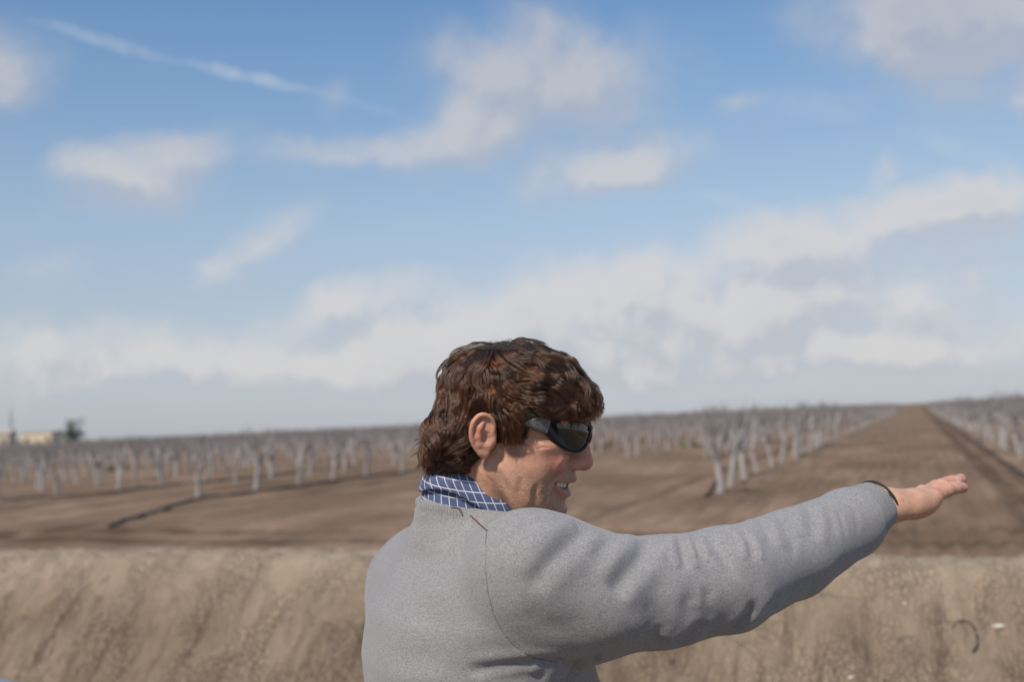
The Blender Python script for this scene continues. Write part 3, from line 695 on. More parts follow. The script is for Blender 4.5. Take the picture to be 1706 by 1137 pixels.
# right hand frame
HW = W(1470, 843, 1.460)
_tip = W(1636, 810, 1.595); _ax = (_tip - HW); _ax /= np.linalg.norm(_ax)
_dz = cvec(-.10, .98, -.24); _dz = _dz - _ax * (_dz @ _ax); _dz /= np.linalg.norm(_dz); _dy = np.cross(_dz, _ax)
def hand_mesh(ax, dz, org, thumb_sign=1., curl=0.0, fore=None, foreR=.024):
    dy = np.cross(dz, ax) * thumb_sign; M = np.stack([ax, dy, dz], 1) * 1.04
    f = Field((-.075, -.055, -.055), (.205, .085, .045), .0013)
    mc = {'i': (.092, .0285, -.003), 'm': (.096, .0095, .000), 'r': (.090, -.0100, .0015), 'p': (.081, -.0265, -.002)}
    for q, w0 in (('i', .016), ('m', .006), ('r', -.006), ('p', -.016)):
        f.cap((.0, w0, -.002), mc[q], .0165, .0118, .014)
    f.ell((.045, .0, -.003), (.045, .034, .0140), .012)
    f.ell((.036, .026, -.012), (.036, .015, .014), .012)
    f.ell((.040, -.0255, -.0115), (.041, .0135, .0155), .012)
    f.ell((.012, .0, -.002), (.030, .0270, .0190), .014)
    back = np.array([-.075, 0, -.006]) if fore is None else M.T @ fore * .070
    f.cap((.0, .008, 0), back + [0, .006, 0], .0205, .0245, .015); f.cap((.0, -.009, -.001), back + [0, -.006, 0], .0205, .0245, .015)
    tips = {}
    spec = {'i': ([.042, .026, .021], .0095, -.05), 'm': ([.047, .029, .022], .0097, .0), 'r': ([.043, .027, .022], .0099, .20), 'p': ([.037, .023, .021], .0094, .55)}
    for q in 'imrp':
        L, r, sp = spec[q]; p = np.array(mc[q]) - [.008, 0, .001]; a = math.radians(11.5); sa = math.radians(sp * 7.5)
        P = [p]; b = [(0, -4, -5) if curl == 0 else (-20, -28, -20)][0]
        for j in range(3):
            a += math.radians(b[j] - (2.5 if q == 'p' else 0)); d = np.array([math.cos(a) * math.cos(sa), math.sin(sa), math.sin(a)]); p = p + d * (L[j] + (.008 if j == 0 else 0)); P.append(p)
        R_ = [r * 1.10, r * 1.01, r * .95, r * .84]
        f.chain(P, R_, .0030)
        f.ell(P[1] + [0, 0, .0006], (r * 1.0, r * 1.02, r * 1.02), .005)
        tips[q] = (P[3], d, r * .80)
    T = [(.018, .028, -.012), (.052, .050, -.018), (.083, .060, -.021), (.108, .063, -.023)]
    f.chain(T, [.0150, .0125, .0105, .0085], .008); d = np.array(T[3]) - T[2]; tips['t'] = (np.array(T[3]), d / np.linalg.norm(d), .0085)
    for q in 'imrp':   # tendons
        f.cap((.02, mc[q][1] * .5, .0150), (mc[q][0] - .01, mc[q][1], mc[q][2] + .0100), .0012, .0018, .006)
    V, F = f.mesh(1)
    if thumb_sign < 0: F = F[:, ::-1]
    N = vnorm(V, F)
    if thumb_sign < 0: pass
    nail = np.zeros(len(V))
    for q, (P, d, r) in tips.items():
        rel = V - (P + d * .001); up = rel[:, 2] / r; along = rel @ d; side = rel[:, 1] - (rel @ d) * d[1]
        m = (1 - sstep(np.abs(along) / .0078, .82, 1.0)) * (1 - sstep(np.abs(side) / (r * .80), .8, 1.0)) * (up > .35)
        nail = np.maximum(nail, m)
    V = V + N * (nail * .0004)[:, None]
    # knuckle creases
    for q in 'imrp':
        L, r, sp = spec[q]
        base = np.array(mc[q])
        for ofs, wd in ((L[0] * .98, .0012), (L[0] * .98 + .0035, .0010), (L[0] + L[1] - .001, .0010)):
            c = base + [ofs, math.sin(math.radians(sp * 7.5)) * ofs, r]
            V = crease(V, N, np.array([c + [0, -.006, -.001], c, c + [0, .006, -.001]]), wd, .0007, 0, .2)
    for (a, b, w, dp) in (((.070, -.040, .003), (.080, -.043, -.008), .0014, .0010), ((.074, -.038, .008), (.086, -.040, -.004), .0014, .0012), ((.062, -.041, .000), (.066, -.044, -.010), .0012, .0006)):
        V = crease(V, N, np.array([a, (np.array(a) + b) / 2, b]), w, dp, .0004, .25)
    flush = np.exp(-((V[:, 0] - .175) / .03) ** 2) * .6 + .5 * np.exp(-(((V[:, 0] - .05) / .04) ** 2 + ((V[:, 2] + .022) / .010) ** 2)) + .35 * np.exp(-((V[:, 0] - .092) / .014) ** 2)
    cm = np.stack([np.zeros(len(V)), np.clip(flush, 0, 1), np.zeros(len(V)), -nail], 1)
    return V @ M.T + org, F, cm

def skin_mat():
    m, t, b = material('skin', rough=.48); b.inputs['Specular IOR Level'].default_value = .38
    at = t.n('ShaderNodeAttribute', attribute_name='mask'); sp = t.n('ShaderNodeSeparateColor', {0: at.outputs['Color']})
    lips, flush, stub = sp.outputs[0], sp.outputs[1], sp.outputs[2]; al = at.outputs['Alpha']
    g = t.n('ShaderNodeTexCoord').outputs['Object']
    n1 = t.noise(g, 45, 3, .6); n2 = t.noise(g, 420, 2, .6); n3 = t.noise(g, 170, 3, .6)
    c = t.mix(t.ss(n1, .3, .7), (.47, .255, .165, 1), (.58, .345, .235, 1))
    c = t.mix(t.ss(n3, .52, .72, 0, .35), c, (.44, .20, .135, 1))
    c = t.mix(t.m('MULTIPLY', flush, .85), c, (.50, .150, .115, 1))
    dots = t.ss(t.noise(g, 900, 1, .5), .50, .64)
    c = t.mix(t.m('MULTIPLY', stub, t.m('MULTIPLY_ADD', dots, .55, .20)), c, (.135, .080, .058, 1))
    c = t.mix(t.m('MULTIPLY', lips, .85), c, (.40, .150, .125, 1))
    c = t.mix(t.m('MULTIPLY', t.m('MAXIMUM', al, 0), .9), c, (.07, .015, .012, 1))
    nail = t.m('MAXIMUM', t.m('MULTIPLY', al, -1), 0)
    c = t.mix(t.m('MULTIPLY', nail, .7), c, (.66, .44, .38, 1))
    t.set(b.inputs['Base Color'], c)
    t.set(b.inputs['Roughness'], t.m('MULTIPLY_ADD', nail, -.2, t.m('MULTIPLY_ADD', n3, .2, .38)))
    b.inputs['Subsurface Weight'].default_value = .22; b.inputs['Subsurface Radius'].default_value = (1, .35, .18); b.inputs['Subsurface Scale'].default_value = .006
    h = t.m('ADD', t.m('MULTIPLY', n2, .6), t.m('ADD', n3, t.m('MULTIPLY', n1, .6)))
    t.set(b.inputs['Normal'], t.n('ShaderNodeBump', {'Height': h, 'Strength': .5, 'Distance': .0013}))
    return m
SKIN = skin_mat()

def build_body():
    parts = [build_head()]
    parts.append(hand_mesh(_ax, _dz, HW, 1., 0., fore=(ARMP[-2] - ARMP[-1]) / np.linalg.norm(ARMP[-2] - ARMP[-1])))
    la = (WRL - ELL) / np.linalg.norm(WRL - ELL); lz = -TR - la * (-TR @ la); lz /= np.linalg.norm(lz)
    parts.append(hand_mesh(la, lz, WRL, -1., 1.))
    lo = np.array([-.42, .98, TRACK_Z + .02]); hi = np.array([.72, 1.85, ZC - .10])
    f = Field(lo, hi, .009)
    z0 = ZC
    cx, cy = PELV[0], PELV[1]; nx, ny = NECK[0], NECK[1]
    def cc(t): return nx + (cx - nx) * t, ny + (cy - ny) * t
    f.loft([(z0 - .20, *cc(.1), .14, .08), (z0 - .28, *cc(.3), .165, .105), (z0 - .42, *cc(.6), .165, .12), (z0 - .60, *cc(.9), .150, .115), (z0 - .72, cx, cy, .165, .12), (z0 - .86, cx, cy, .15, .11)], TF, TR, .02)
    f.cap(NECK + [0, 0, .03], NECK + [0, 0, -.08], .052, .07, .03)
    f.chain(list(ARMP), [.05, .048, .044, .042, .038, .030, .024], .01); f.chain([SHL, ELL, WRL], [.052, .040, .026], .03)
    for s_, an in ((1, ANK_R), (-1, ANK_L)):
        hp = PELV + TR * .09 * s_ + [0, 0, -.05]; kn = (hp + an) / 2 + TF * .02; f.chain([hp, kn, an], [.082, .055, .038], .03)
    V, F = f.mesh(1); parts.append((V, F, np.zeros((len(V), 4))))
    n = 0; Vs, Fs, Cs = [], [], []
    for V, F, c in parts: Vs.append(V); Fs.append(F + n); Cs.append(c); n += len(V)
    return mobj('body', np.concatenate(Vs), np.concatenate(Fs), SKIN, cols={'mask': np.concatenate(Cs)})
body = build_body()

# ---- teeth behind the parted lips
def build_teeth():
    m, t, b = material('tooth_enamel', (.62, .55, .43), .25); b.inputs['Subsurface Weight'].default_value = .1
    mb = MB(); ys = np.linspace(-.028, .028, 141); W_ = .0074; V = []; nz = 7
    for y in ys:
        g = abs(math.sin(math.pi * y / W_)) ** .45; xa = .0952 - 15 * y * y; dp = 30 * y; nrm = np.array([1, dp, 0]) / math.hypot(1, dp)
        zb = -.0592 + .0014 * (1 - g) + 1.2 * abs(y) * .06; zt = -.0455
        for k in range(nz):
            f = k / (nz - 1); V.append(np.array([xa, y, zt + (zb - zt) * f]) + nrm * (-.0014 + .0014 * g - .0012 * f * f))
        V.append(np.array([xa, y, zb]) - nrm * .004); V.append(np.array([xa, y, zt]) - nrm * .004)
    k = nz + 2; mb.add(np.array(V), [[i * k + j, i * k + (j + 1) % k, (i + 1) * k + (j + 1) % k, (i + 1) * k + j] for i in range(len(ys) - 1) for j in range(k)])
    V = h2w(np.concatenate(mb.V)); return mobj('teeth', V, mb.F, m)
build_teeth()

# ---- grey knitted sweater
def knit_mat():
    m, t, b = material('grey_melange_knit', rough=.92); b.inputs['Specular IOR Level'].default_value = .2
    g = t.n('ShaderNodeTexCoord').outputs['Object']
    n1 = t.noise(t.vm('MULTIPLY', g, (1, 1, 2.4)), 460, 3, .7); n2 = t.noise(g, 90, 4, .65); n3 = t.noise(t.vm('MULTIPLY', g, (1, 1, 3.5)), 150, 3, .6); n0 = t.noise(g, 9, 3, .5)
    c = t.mix(t.ss(n1, .34, .66), (.170, .167, .170, 1), (.330, .324, .323, 1))
    c = t.mix(t.ss(n3, .48, .68, 0, .4), c, (.325, .320, .318, 1))
    c = t.mix(t.ss(n2, .50, .72, 0, .25), c, (.15, .148, .153, 1))
    c = t.mix(t.ss(n0, .35, .7, 0, .15), c, (.25, .247, .25, 1))
    t.set(b.inputs['Base Color'], c)
    b.inputs['Sheen Weight'].default_value = .25; b.inputs['Sheen Roughness'].default_value = .5
    at = t.n('ShaderNodeAttribute', attribute_name='rib'); rib = t.n('ShaderNodeSeparateXYZ', {0: at.outputs['Vector']})
    ribh = t.m('MULTIPLY', t.m('SINE', t.m('MULTIPLY', rib.outputs[0], 1.0)), rib.outputs[1])
    h = t.m('ADD', t.m('ADD', n1, t.m('MULTIPLY', n2, .8)), t.m('MULTIPLY', ribh, .55))
    t.set(b.inputs['Normal'], t.n('ShaderNodeBump', {'Height': h, 'Strength': .6, 'Distance': .0016}))
    return m
KNIT = knit_mat()
def build_sweater():
    lo = (-.33, .98, ZC - .80); hi = (.64, 1.78, ZC - .05)
    f = Field(lo, hi, .0040)
    z0 = ZC; cx, cy = PELV[0], PELV[1]; nx, ny = NECK[0], NECK[1]
    def cc(t, fw=0, rt=0): return nx + (cx - nx) * t + TF[0] * fw + TR[0] * rt, ny + (cy - ny) * t + TF[1] * fw + TR[1] * rt
    f.loft([(z0 - .100, *cc(0, -.004), .074, .074), (z0 - .130, *cc(0, -.004), .076, .075), (z0 - .152, *cc(0, -.006), .093, .082), (z0 - .175, *cc(.05, -.008), .118, .088), (z0 - .205, *cc(.1, -.012), .155, .105), (z0 - .25, *cc(.2, -.016), .182, .128), (z0 - .31, *cc(.35, -.012), .192, .146),
            (z0 - .40, *cc(.55), .190, .156), (z0 - .52, *cc(.8), .182, .158), (z0 - .66, cx, cy, .186, .156), (z0 - .76, cx, cy, .180, .148)], TF, TR, .03)
    f.chain(list(ARMP), ARMR, .012)
    f.cap(NECK + TR * .02 + [0, 0, -.030], SHR + [0, 0, -.014], .047, .055, .030)
    f.cap(NECK - TR * .02 + [0, 0, -.022], SHL, .052, .058, .05)
    f.chain([SHL, ELL, WRL], [.064, .060, .038], .07)
    f.ell((SHR + NECK) / 2 + TR * .04 + TF * .02 + [0, 0, -.07], (.10, .10, .09), .05)
    # cuff opening: flat end, hollow inside
    d = ARMP[-1] - ARMP[-2]; d /= np.linalg.norm(d); pc = ARMP[-1] + d * .0
    f.halfspace_cut(pc, d, pc - .07, pc + .075)
    f.cap(pc - d * .035, pc + d * .02, .0285, .0300, .003, sub=True)
    dl = WRL - ELL; dl /= np.linalg.norm(dl); f.halfspace_cut(WRL - dl * .005, dl, WRL - .06, WRL + .06); f.cap(WRL - dl * .04, WRL + dl * .02, .030, .030, .003, sub=True)
    # neck opening: tilted plane, hollow
    nu = np.array([.18, -.02, 1.0]); nu /= np.linalg.norm(nu); npt = NECK + [-.004, 0, .022]
    f.halfspace_cut(npt, nu, NECK - [.095, .095, .06], NECK + [.095, .095, .10])
    f.cap(NECK + [0, 0, -.05], NECK + nu * .07, .062, .0690, .006, sub=True)
    f.halfspace_cut(np.array([0, 0, z0 - .745]), np.array([0, 0, -1.]), (-.33, .98, z0 - .80), (.64, 1.78, z0 - .70))
    V, F = f.mesh(2)
    N = vnorm(V, F); bv = bvh_of(V, F)
    folds = [([(1082, 892), (1070, 926), (1045, 958), (1018, 990)], .0100, .0068, .0040, .12),
             ([(988, 872), (955, 902), (915, 938), (880, 985)], .0105, .0062, .0025, .15),
             ([(1020, 893), (1003, 915), (985, 935)], .009, .0035, .002, .3),
             ([(1133, 893), (1138, 920), (1144, 948)], .0055, .0065, .0042, .1), ([(1154, 892), (1160, 912), (1170, 930)], .0045, .0060, .0036, .1),
             ([(1176, 890), (1188, 905), (1210, 935), (1222, 965)], .0060, .0045, .0020, .35), ([(1212, 868), (1236, 883), (1250, 905), (1256, 935)], .0050, .0055, .0038, .1),
             ([(1262, 848), (1275, 880), (1285, 910)], .0065, .0045, .0036, .1), ([(1345, 820), (1352, 860), (1356, 900)], .0075, .0036, .0026, .1),
             ([(1394, 845), (1402, 868), (1410, 898)], .0035, .0032, .0014, .35), ([(1372, 838), (1385, 868), (1392, 905)], .0060, .0022, .0010, .35), ([(1418, 842), (1428, 868), (1432, 890)], .0040, .0018, .0008, .3),
             ([(1206, 1056), (1235, 1042), (1253, 1022), (1258, 998)], .0065, .0060, .0025, .3), ([(1120, 1076), (1150, 1062), (1172, 1034)], .0070, .0045, .0020, .3), ([(1150, 985), (1146, 1012), (1160, 1044)], .0085, .0035, .0018, .35),
             ([(1180, 975), (1176, 1010), (1190, 1040)], .0060, .0025, .0012, .35), ([(1300, 990), (1290, 1010), (1270, 1030)], .0080, .0028, .0012, .35), ([(1100, 1040), (1096, 1065), (1110, 1080)], .0060, .0035, .0015, .3),
             ([(1075, 1000), (1090, 1030), (1092, 1060)], .0100, .0030, .0015, .35), ([(1240, 940), (1262, 965), (1270, 1000)], .0090, .0022, .0010, .35),
             ([(1300, 868), (1318, 900), (1320, 935)], .0065, .0024, .0012, .35),
             ([(806, 886), (822, 870), (846, 858), (890, 850)], .0042, .0030, .0016, .3), ([(822, 896), (842, 876), (872, 862)], .0050, .0020, .0012, .35),
             ([(830, 925), (850, 900), (880, 880), (925, 866)], .0080, .0026, .0012, .35),
             ([(730, 950), (750, 928), (778, 902)], .0080, .0020, .0010, .35), ([(772, 955), (768, 925), (775, 890)], .0060, .0016, .0008, .35),
             ([(948, 868), (962, 876), (972, 888)], .0040, .0035, .0018, .35),
             ([(770, 1122), (835, 1111), (900, 1103), (960, 1098)], .0060, .0055, .0028, .25), ([(800, 1137), (850, 1128), (905, 1120)], .0070, .0032, .0016, .3),
             ([(968, 1098), (958, 1115), (944, 1140)], .0060, .0060, .0022, .25), ([(990, 1096), (1000, 1115), (1006, 1140)], .0050, .0050, .0020, .25), ([(915, 1105), (905, 1120), (890, 1137)], .0060, .0030, .0015, .3),
             ([(690, 1010), (720, 1040), (780, 1060)], .012, .0016, .0008, .35), ([(640, 1090), (690, 1100), (750, 1092)], .012, .0018, .0010, .35), ([(870, 1010), (905, 1040), (960, 1060)], .012, .0026, .0012, .35)]
    for px, w, dp, r, fd in folds:
        P3 = cast_line(bv, px)
        if len(P3) > 2:
            V = crease(V, N, P3, w * 1.1, dp * .82, r * .7, fd)
    # gentle buckling of loose cloth along sleeves and back
    from mathutils import noise as mn
    q = V * 16; nz_ = np.array([mn.noise(Vector(p)) for p in q]); nz2 = np.array([mn.noise(Vector(p)) for p in (V * np.array([34, 34, 26]))])
    V = V + N * (.0026 * nz_ + 0.0006 * nz2)[:, None]
    N = vnorm(V, F)
    # sleeve seam groove
    seam_px = [(811, 886), (808, 912), (809, 954), (813, 987), (821, 1021), (835, 1051), (855, 1076), (885, 1096), (930, 1106)]
    bv = bvh_of(V, F); seam = cast_line(bv, seam_px)
    V = crease(V, N, seam, .0020, .0012, .0008, .06)
    # rib attribute: angle around the cuff or neck, strength
    rel = V - pc; along = rel @ d; a1 = np.cross(d, [0, 0, 1.]); a1 /= np.linalg.norm(a1); a2 = np.cross(d, a1)
    cuf = (1 - sstep(-along, .036, .040)) * (np.linalg.norm(rel, axis=1) < .1)
    ang = np.arctan2(rel @ a1, rel @ a2) * 90
    V = V - N * (.0018 * np.exp(-((along + .040) / .0025) ** 2) * (np.linalg.norm(rel, axis=1) < .1))[:, None]
    reln = V - npt; hn = reln @ nu; nk = (1 - sstep(-hn, .013, .0155)) * (np.linalg.norm(reln, axis=1) < .10)
    angn = np.arctan2(reln[:, 1], reln[:, 0]) * 110
    V = V - N * (.0016 * np.exp(-((hn + .0165) / .0018) ** 2) * (np.linalg.norm(reln, axis=1) < .11))[:, None]
    rib = np.stack([np.where(cuf > 0, ang, angn), np.maximum(cuf, nk), 0 * ang], 1)
    sw = mobj('sweater', V, F, KNIT, cols={'rib': rib})
    bv = bvh_of(V, F)
    # stitching: dark thread in the sleeve seam, rust coloured shoulder piping
    def thread(px, rad, name, mat, parent, lift=.0004, gap=0):
        P = cast_line(bv, px); P = seg_pts(smooth_poly(P, 2), .0015)
        P = P + np.array([(CAMP - p) / np.linalg.norm(CAMP - p) * lift for p in P]); mb = MB()
        mb.tube(P, rad, 5); return mobj(name, np.concatenate(mb.V), mb.F, mat, parent)
    dk, _, _ = material('dark_thread', (.10, .10, .115), .9); ru, _, _ = material('rust_piping', (.115, .040, .024), .8)
    thread(seam_px, .00030, 'seam_thread', dk, sw, .0001)
    thread([(752, 846.5), (761, 847), (767, 850), (771, 861)], .0009, 'shoulder_piping', ru, sw)
    thread([(783, 859), (791, 866), (800, 875), (812, 885.5)], .0009, 'shoulder_piping', ru, sw)
    # dark lining showing round the mouth of the cuff
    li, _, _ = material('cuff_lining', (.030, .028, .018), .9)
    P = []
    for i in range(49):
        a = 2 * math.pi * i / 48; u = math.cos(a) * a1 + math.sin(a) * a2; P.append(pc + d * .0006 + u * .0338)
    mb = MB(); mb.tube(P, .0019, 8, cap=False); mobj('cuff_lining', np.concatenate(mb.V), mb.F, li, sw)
    # collar of the knit seen from above keeps its own neckband edge
    return sw, V, F
sweater, SWV, SWF = build_sweater()

# ---- blue checked shirt collar
def check_mat():
    m, t, b = material('blue_check_cotton', rough=.85)
    uv = t.n('ShaderNodeAttribute', attribute_name='cloth_uv').outputs['Vector']; sp = t.n('ShaderNodeSeparateXYZ', {0: uv})
    def ln(v, ofs, w):
        fr = t.m('FRACT', t.m('ADD', t.m('DIVIDE', v, .0118), ofs)); return t.ss(t.m('ABSOLUTE', t.m('SUBTRACT', fr, .5)), w, w * .6)
    wl = t.m('MAXIMUM', ln(sp.outputs[0], .0, .065), ln(sp.outputs[1], .3, .065))
    n = t.noise(uv, 900, 2, .6); n2 = t.noise(uv, 60, 3, .6)
    c = t.mix(n, (.050, .070, .150, 1), (.095, .125, .235, 1)); c = t.mix(t.ss(n2, .4, .7, 0, .3), c, (.05, .08, .19, 1))
    c = t.mix(t.m('MULTIPLY', wl, .9), c, (.66, .68, .74, 1)); t.set(b.inputs['Base Color'], c)
    wv = t.m('MULTIPLY', t.m('SINE', t.m('MULTIPLY', sp.outputs[0], 9000)), t.m('SINE', t.m('MULTIPLY', sp.outputs[1], 9000)))
    t.set(b.inputs['Normal'], t.n('ShaderNodeBump', {'Height': t.m('ADD', wv, n2), 'Strength': .25, 'Distance': .0008}))
    return m
def build_shirt():
    mat = check_mat(); n = 120
    root = None
    def band(name, r0, r1, ztop, zbot, parent, phase=0., th=.0016, a0=-math.pi * .93, a1=math.pi * .93, rows=10, bulge=.002):
        V, UV = [], []
        for i in range(n + 1):
            a = math.pi + a0 + (a1 - a0) * i / n          # pi is the nape
            for j in range(rows + 1):
                f = j / rows; rx, ry = r0 + (r1 - r0) * f + bulge * math.sin(f * math.pi), (r0 + (r1 - r0) * f) * .97 + bulge * math.sin(f * math.pi)
                wob = .0012 * math.sin(a * 5 + phase) * f
                x = -.0375 + (rx + wob) * math.cos(a) * (1 + .30 * max(0, math.cos(a))); y = (ry + wob) * math.sin(a); z = ztop(a) + (zbot(a) - ztop(a)) * f
                V.append((x, y, z)); UV.append((a * .068 + f * .010 * math.sin(a) * 2 + .45 * z * 0 + phase, z + a * .0 + .003 * math.cos(a), 0))
        F = np.array([[i * (rows + 1) + j, (i + 1) * (rows + 1) + j, (i + 1) * (rows + 1) + j + 1, i * (rows + 1) + j + 1] for i in range(n) for j in range(rows)])
        o = mobj(name, h2w(V), F, mat, parent, cols={'cloth_uv': np.array(UV)})
        md = o.modifiers.new('thickness', 'SOLIDIFY'); md.thickness = th; md.offset = -1
        return o
    c = math.cos
    dg = lambda a: abs(math.degrees((a + math.pi) % (2 * math.pi) - math.pi))
    AT = [0, 20, 45, 69, 86, 108, 130, 150, 180]
    def sm(a, T): return float(np.mean([np.interp(dg(a + o), AT, T) for o in (-.16, -.08, 0, .08, .16)]))
    tops = [-.094, -.085, -.071, -.0575, -.050, -.0465, -.0500, -.0560, -.0610]; bots = [-.135, -.122, -.104, -.0895, -.0765, -.0700, -.0735, -.0830, -.0860]
    stand = band('shirt', .0610, .0690, lambda a: sm(a, tops) - .004, lambda a: -.118 - .02 * (1 + c(a)), man, .004)
    # folded leaf lies over the stand, deeper towards the front points
    leaf = band('collar', .0625, .0715, lambda a: sm(a, tops), lambda a: sm(a, bots), stand, .0, a0=-math.pi * .90, a1=math.pi * .90, bulge=.003)
    return stand
build_shirt()

# ---- trousers and boots: below the frame, but he stands on them
def build_legs():
    m, t, b = material('dark_denim', (.030, .038, .060), .9)
    f = Field((-.33, .98, TRACK_Z), (.30, 1.80, ZC - .60), .008)
    cx, cy = PELV[0], PELV[1]
    f.loft([(ZC - .68, cx, cy, .172, .138), (ZC - .80, cx, cy, .178, .140), (ZC - .88, cx, cy, .160, .12)], TF, TR, .02)
    for s_, an in ((1, ANK_R), (-1, ANK_L)):
        hp = PELV + TR * .085 * s_ + [0, 0, -.06]; kn = (hp + an) / 2 + TF * .02; f.chain([hp, kn, an + [0, 0, -.01]], [.098, .075, .060], .03)
    V, F = f.mesh(2); mobj('trousers', V, F, m)
    m2, _, _ = material('brown_leather', (.07, .042, .025), .6)
    for an in (ANK_R, ANK_L):
        f = Field(an - [.28, .28, .1], an + [.28, .28, .14], .006); base = an + [0, 0, -.045]
        f.chain([an + [0, 0, .06], an + [0, 0, -.02]], [.048, .05], .02); f.chain([base - TF * .05, base + TF * .06, base + TF * .15 + [0, 0, -.003]], [.034, .042, .034], .03)
        f.halfspace_cut(np.array([0, 0, TRACK_Z + .004]), np.array([0, 0, -1.]), an - [.28, .28, .1], an + [.28, .28, .14])
        V, F = f.mesh(2); mobj('boot', V, F, m2)
build_legs()

# ------------------------------------------------------------------ sunglasses
def build_glasses():
    fr, _, _ = material('black_frame_plastic', (.006, .006, .006), .30); fr.node_tree.nodes['Principled BSDF'].inputs['Specular IOR Level'].default_value = .35
    tg, _, _ = material('grey_temple_rubber', (.13, .13, .135), .25)
    sv, _, _ = material('silver_badge', (.62, .62, .64), .28, Metallic=1.0)
    ln, t, b = material('dark_brown_lens', (.010, .007, .005), .05); b.inputs['Coat Weight'].default_value = .5; b.inputs['Coat Roughness'].default_value = .03
    b.inputs['Transmission Weight'].default_value = .12; b.inputs['IOR'].default_value = 1.5; b.inputs['Coat IOR'].default_value = 1.6
    def X(y, z):
        return .1195 - 12.6 * y * y - .0006 - (z - .012) ** 2 * 5 - .12 * (z - .02)
    def sn(y, z):
        n = np.array([1, 25.2 * y, (z - .012) * 10 + .12]); return n / np.linalg.norm(n)
    ol = np.array([(-.0085, .0250), (-.0200, .0310), (-.0340, .0355), (-.0480, .0385), (-.0590, .0395), (-.0640, .0360), (-.0640, .0270), (-.0610, .0160), (-.0545, .0055), (-.0440, -.0020), (-.0340, -.0045), (-.0250, -.0010), (-.0185, .0065), (-.0130, .0150), (-.0090, .0210)])
    olc = ol.copy()
    for _ in range(3):
        q = []
        for i in range(len(olc)): a, b_ = olc[i], olc[(i + 1) % len(olc)]; q += [a * .75 + b_ * .25, a * .25 + b_ * .75]
        olc = np.array(q)
    cen = olc.mean(0); n = len(olc)
    g = None
    def offs(c, d):
        T = np.roll(c, -1, 0) - np.roll(c, 1, 0); Nn = np.stack([T[:, 1], -T[:, 0]], 1); Nn /= np.linalg.norm(Nn, axis=1, keepdims=True)
        if ((Nn * (c - cen)).sum(1)).mean() < 0: Nn = -Nn
        return c + Nn * d
    frame = MB()
    for sgn in (1, -1):
        prof = [(-.0008, .0012), (.0004, .0026), (.0020, .0026), (.0034, .0010), (.0034, -.0022), (.0018, -.0034), (-.0008, -.0026)]
        V = []
        for (o, h) in prof:
            c = offs(olc, o)
            if o <= 0: wo = sstep(-olc[:, 0], .040, .062); c = offs(olc, o - .0) * (1 - wo[:, None]) + (olc + (cen - olc) * (.34)) * wo[:, None]
            for (y, z) in c: V.append(np.array([X(y, z), y, z]) + sn(y, z) * h)
        V = np.array(V); V[:, 1] *= sgn; k = len(prof)
        F = [[a * n + i, a * n + (i + 1) % n, ((a + 1) % k) * n + (i + 1) % n, ((a + 1) % k) * n + i] for a in range(k) for i in range(n)]
        frame.add(V, F)
    # bridge and outer hinge blocks
    br = np.array([(X(y, .023) + .0006, y, .0225 + .002 * (1 - (y / .012) ** 2)) for y in np.linspace(-.012, .012, 9)]); frame.tube(br, [.0036] * 9, 10)
    br2 = np.array([(X(y, .018) - .0005, y, .0180 + .002 * (1 - (y / .010) ** 2)) for y in np.linspace(-.011, .011, 7)]); frame.tube(br2, [.0030] * 7, 8)
    g = mobj('sunglasses', h2w(np.concatenate(frame.V)), frame.F, fr)
    for sgn in (1, -1):
        V = []; rings = 9
        for r in range(rings + 1):
            f = r / rings; c = cen + (olc - cen) * f
            for (y, z) in c: V.append(np.array([X(y, z), y, z]) + sn(y, z) * .0004)
        V = np.array(V); V[:, 1] *= sgn
        F = [[r * n + i, r * n + (i + 1) % n, (r + 1) * n + (i + 1) % n, (r + 1) * n + i] for r in range(1, rings) for i in range(n)] + [[i + n, 0, (i + 1) % n + n] for i in range(n)]
        if sgn < 0: pass
        lo_ = mobj('lens', h2w(V), F, ln, g); md = lo_.modifiers.new('thickness', 'SOLIDIFY'); md.thickness = .0014; md.offset = 0
    # temples: deep wrap arm narrowing towards the ear
    for sgn in (-1, 1):
        P = [(.0700, .0640, .0280, .0110), (.0620, .0690, .0300, .0110), (.0520, .0735, .0325, .0095), (.0380, .0765, .0340, .0078), (.0200, .0780, .0345, .0060), (.0050, .0785, .0345, .0050), (-.0100, .0780, .0330, .0045), (-.0250, .0770, .0230, .0040), (-.0310, .0760, .0120, .0032)]
        P = np.array([(a, b_ * sgn, c, d) for a, b_, c, d in P]); mb = MB(); V = []
        Pp = []
        for i in range(len(P) - 1):
            for t_ in (0, .33, .66): Pp.append(P[i] + (P[i + 1] - P[i]) * t_)
        Pp.append(P[-1]); Pp = np.array(Pp); m = 10
        T = np.gradient(Pp[:, :3], axis=0); T /= np.linalg.norm(T, axis=1, keepdims=True)
        for i, p in enumerate(Pp):
            side = np.cross(T[i], [0, 0, 1.]); side /= np.linalg.norm(side); up = np.cross(side, T[i])
            for j in range(m):
                a = 2 * math.pi * j / m; V.append(p[:3] + up * p[3] * np.sign(math.sin(a)) * abs(math.sin(a)) ** .7 * .98 + side * .0021 * math.cos(a))
        F = [[i * m + j, i * m + (j + 1) % m, (i + 1) * m + (j + 1) % m, (i + 1) * m + j] for i in range(len(Pp) - 1) for j in range(m)] + [list(range(m))]
        tm = mobj('temple', h2w(V), F, tg, g)
    # small raised emblem on the near temple: a winged bar
    mb = MB()
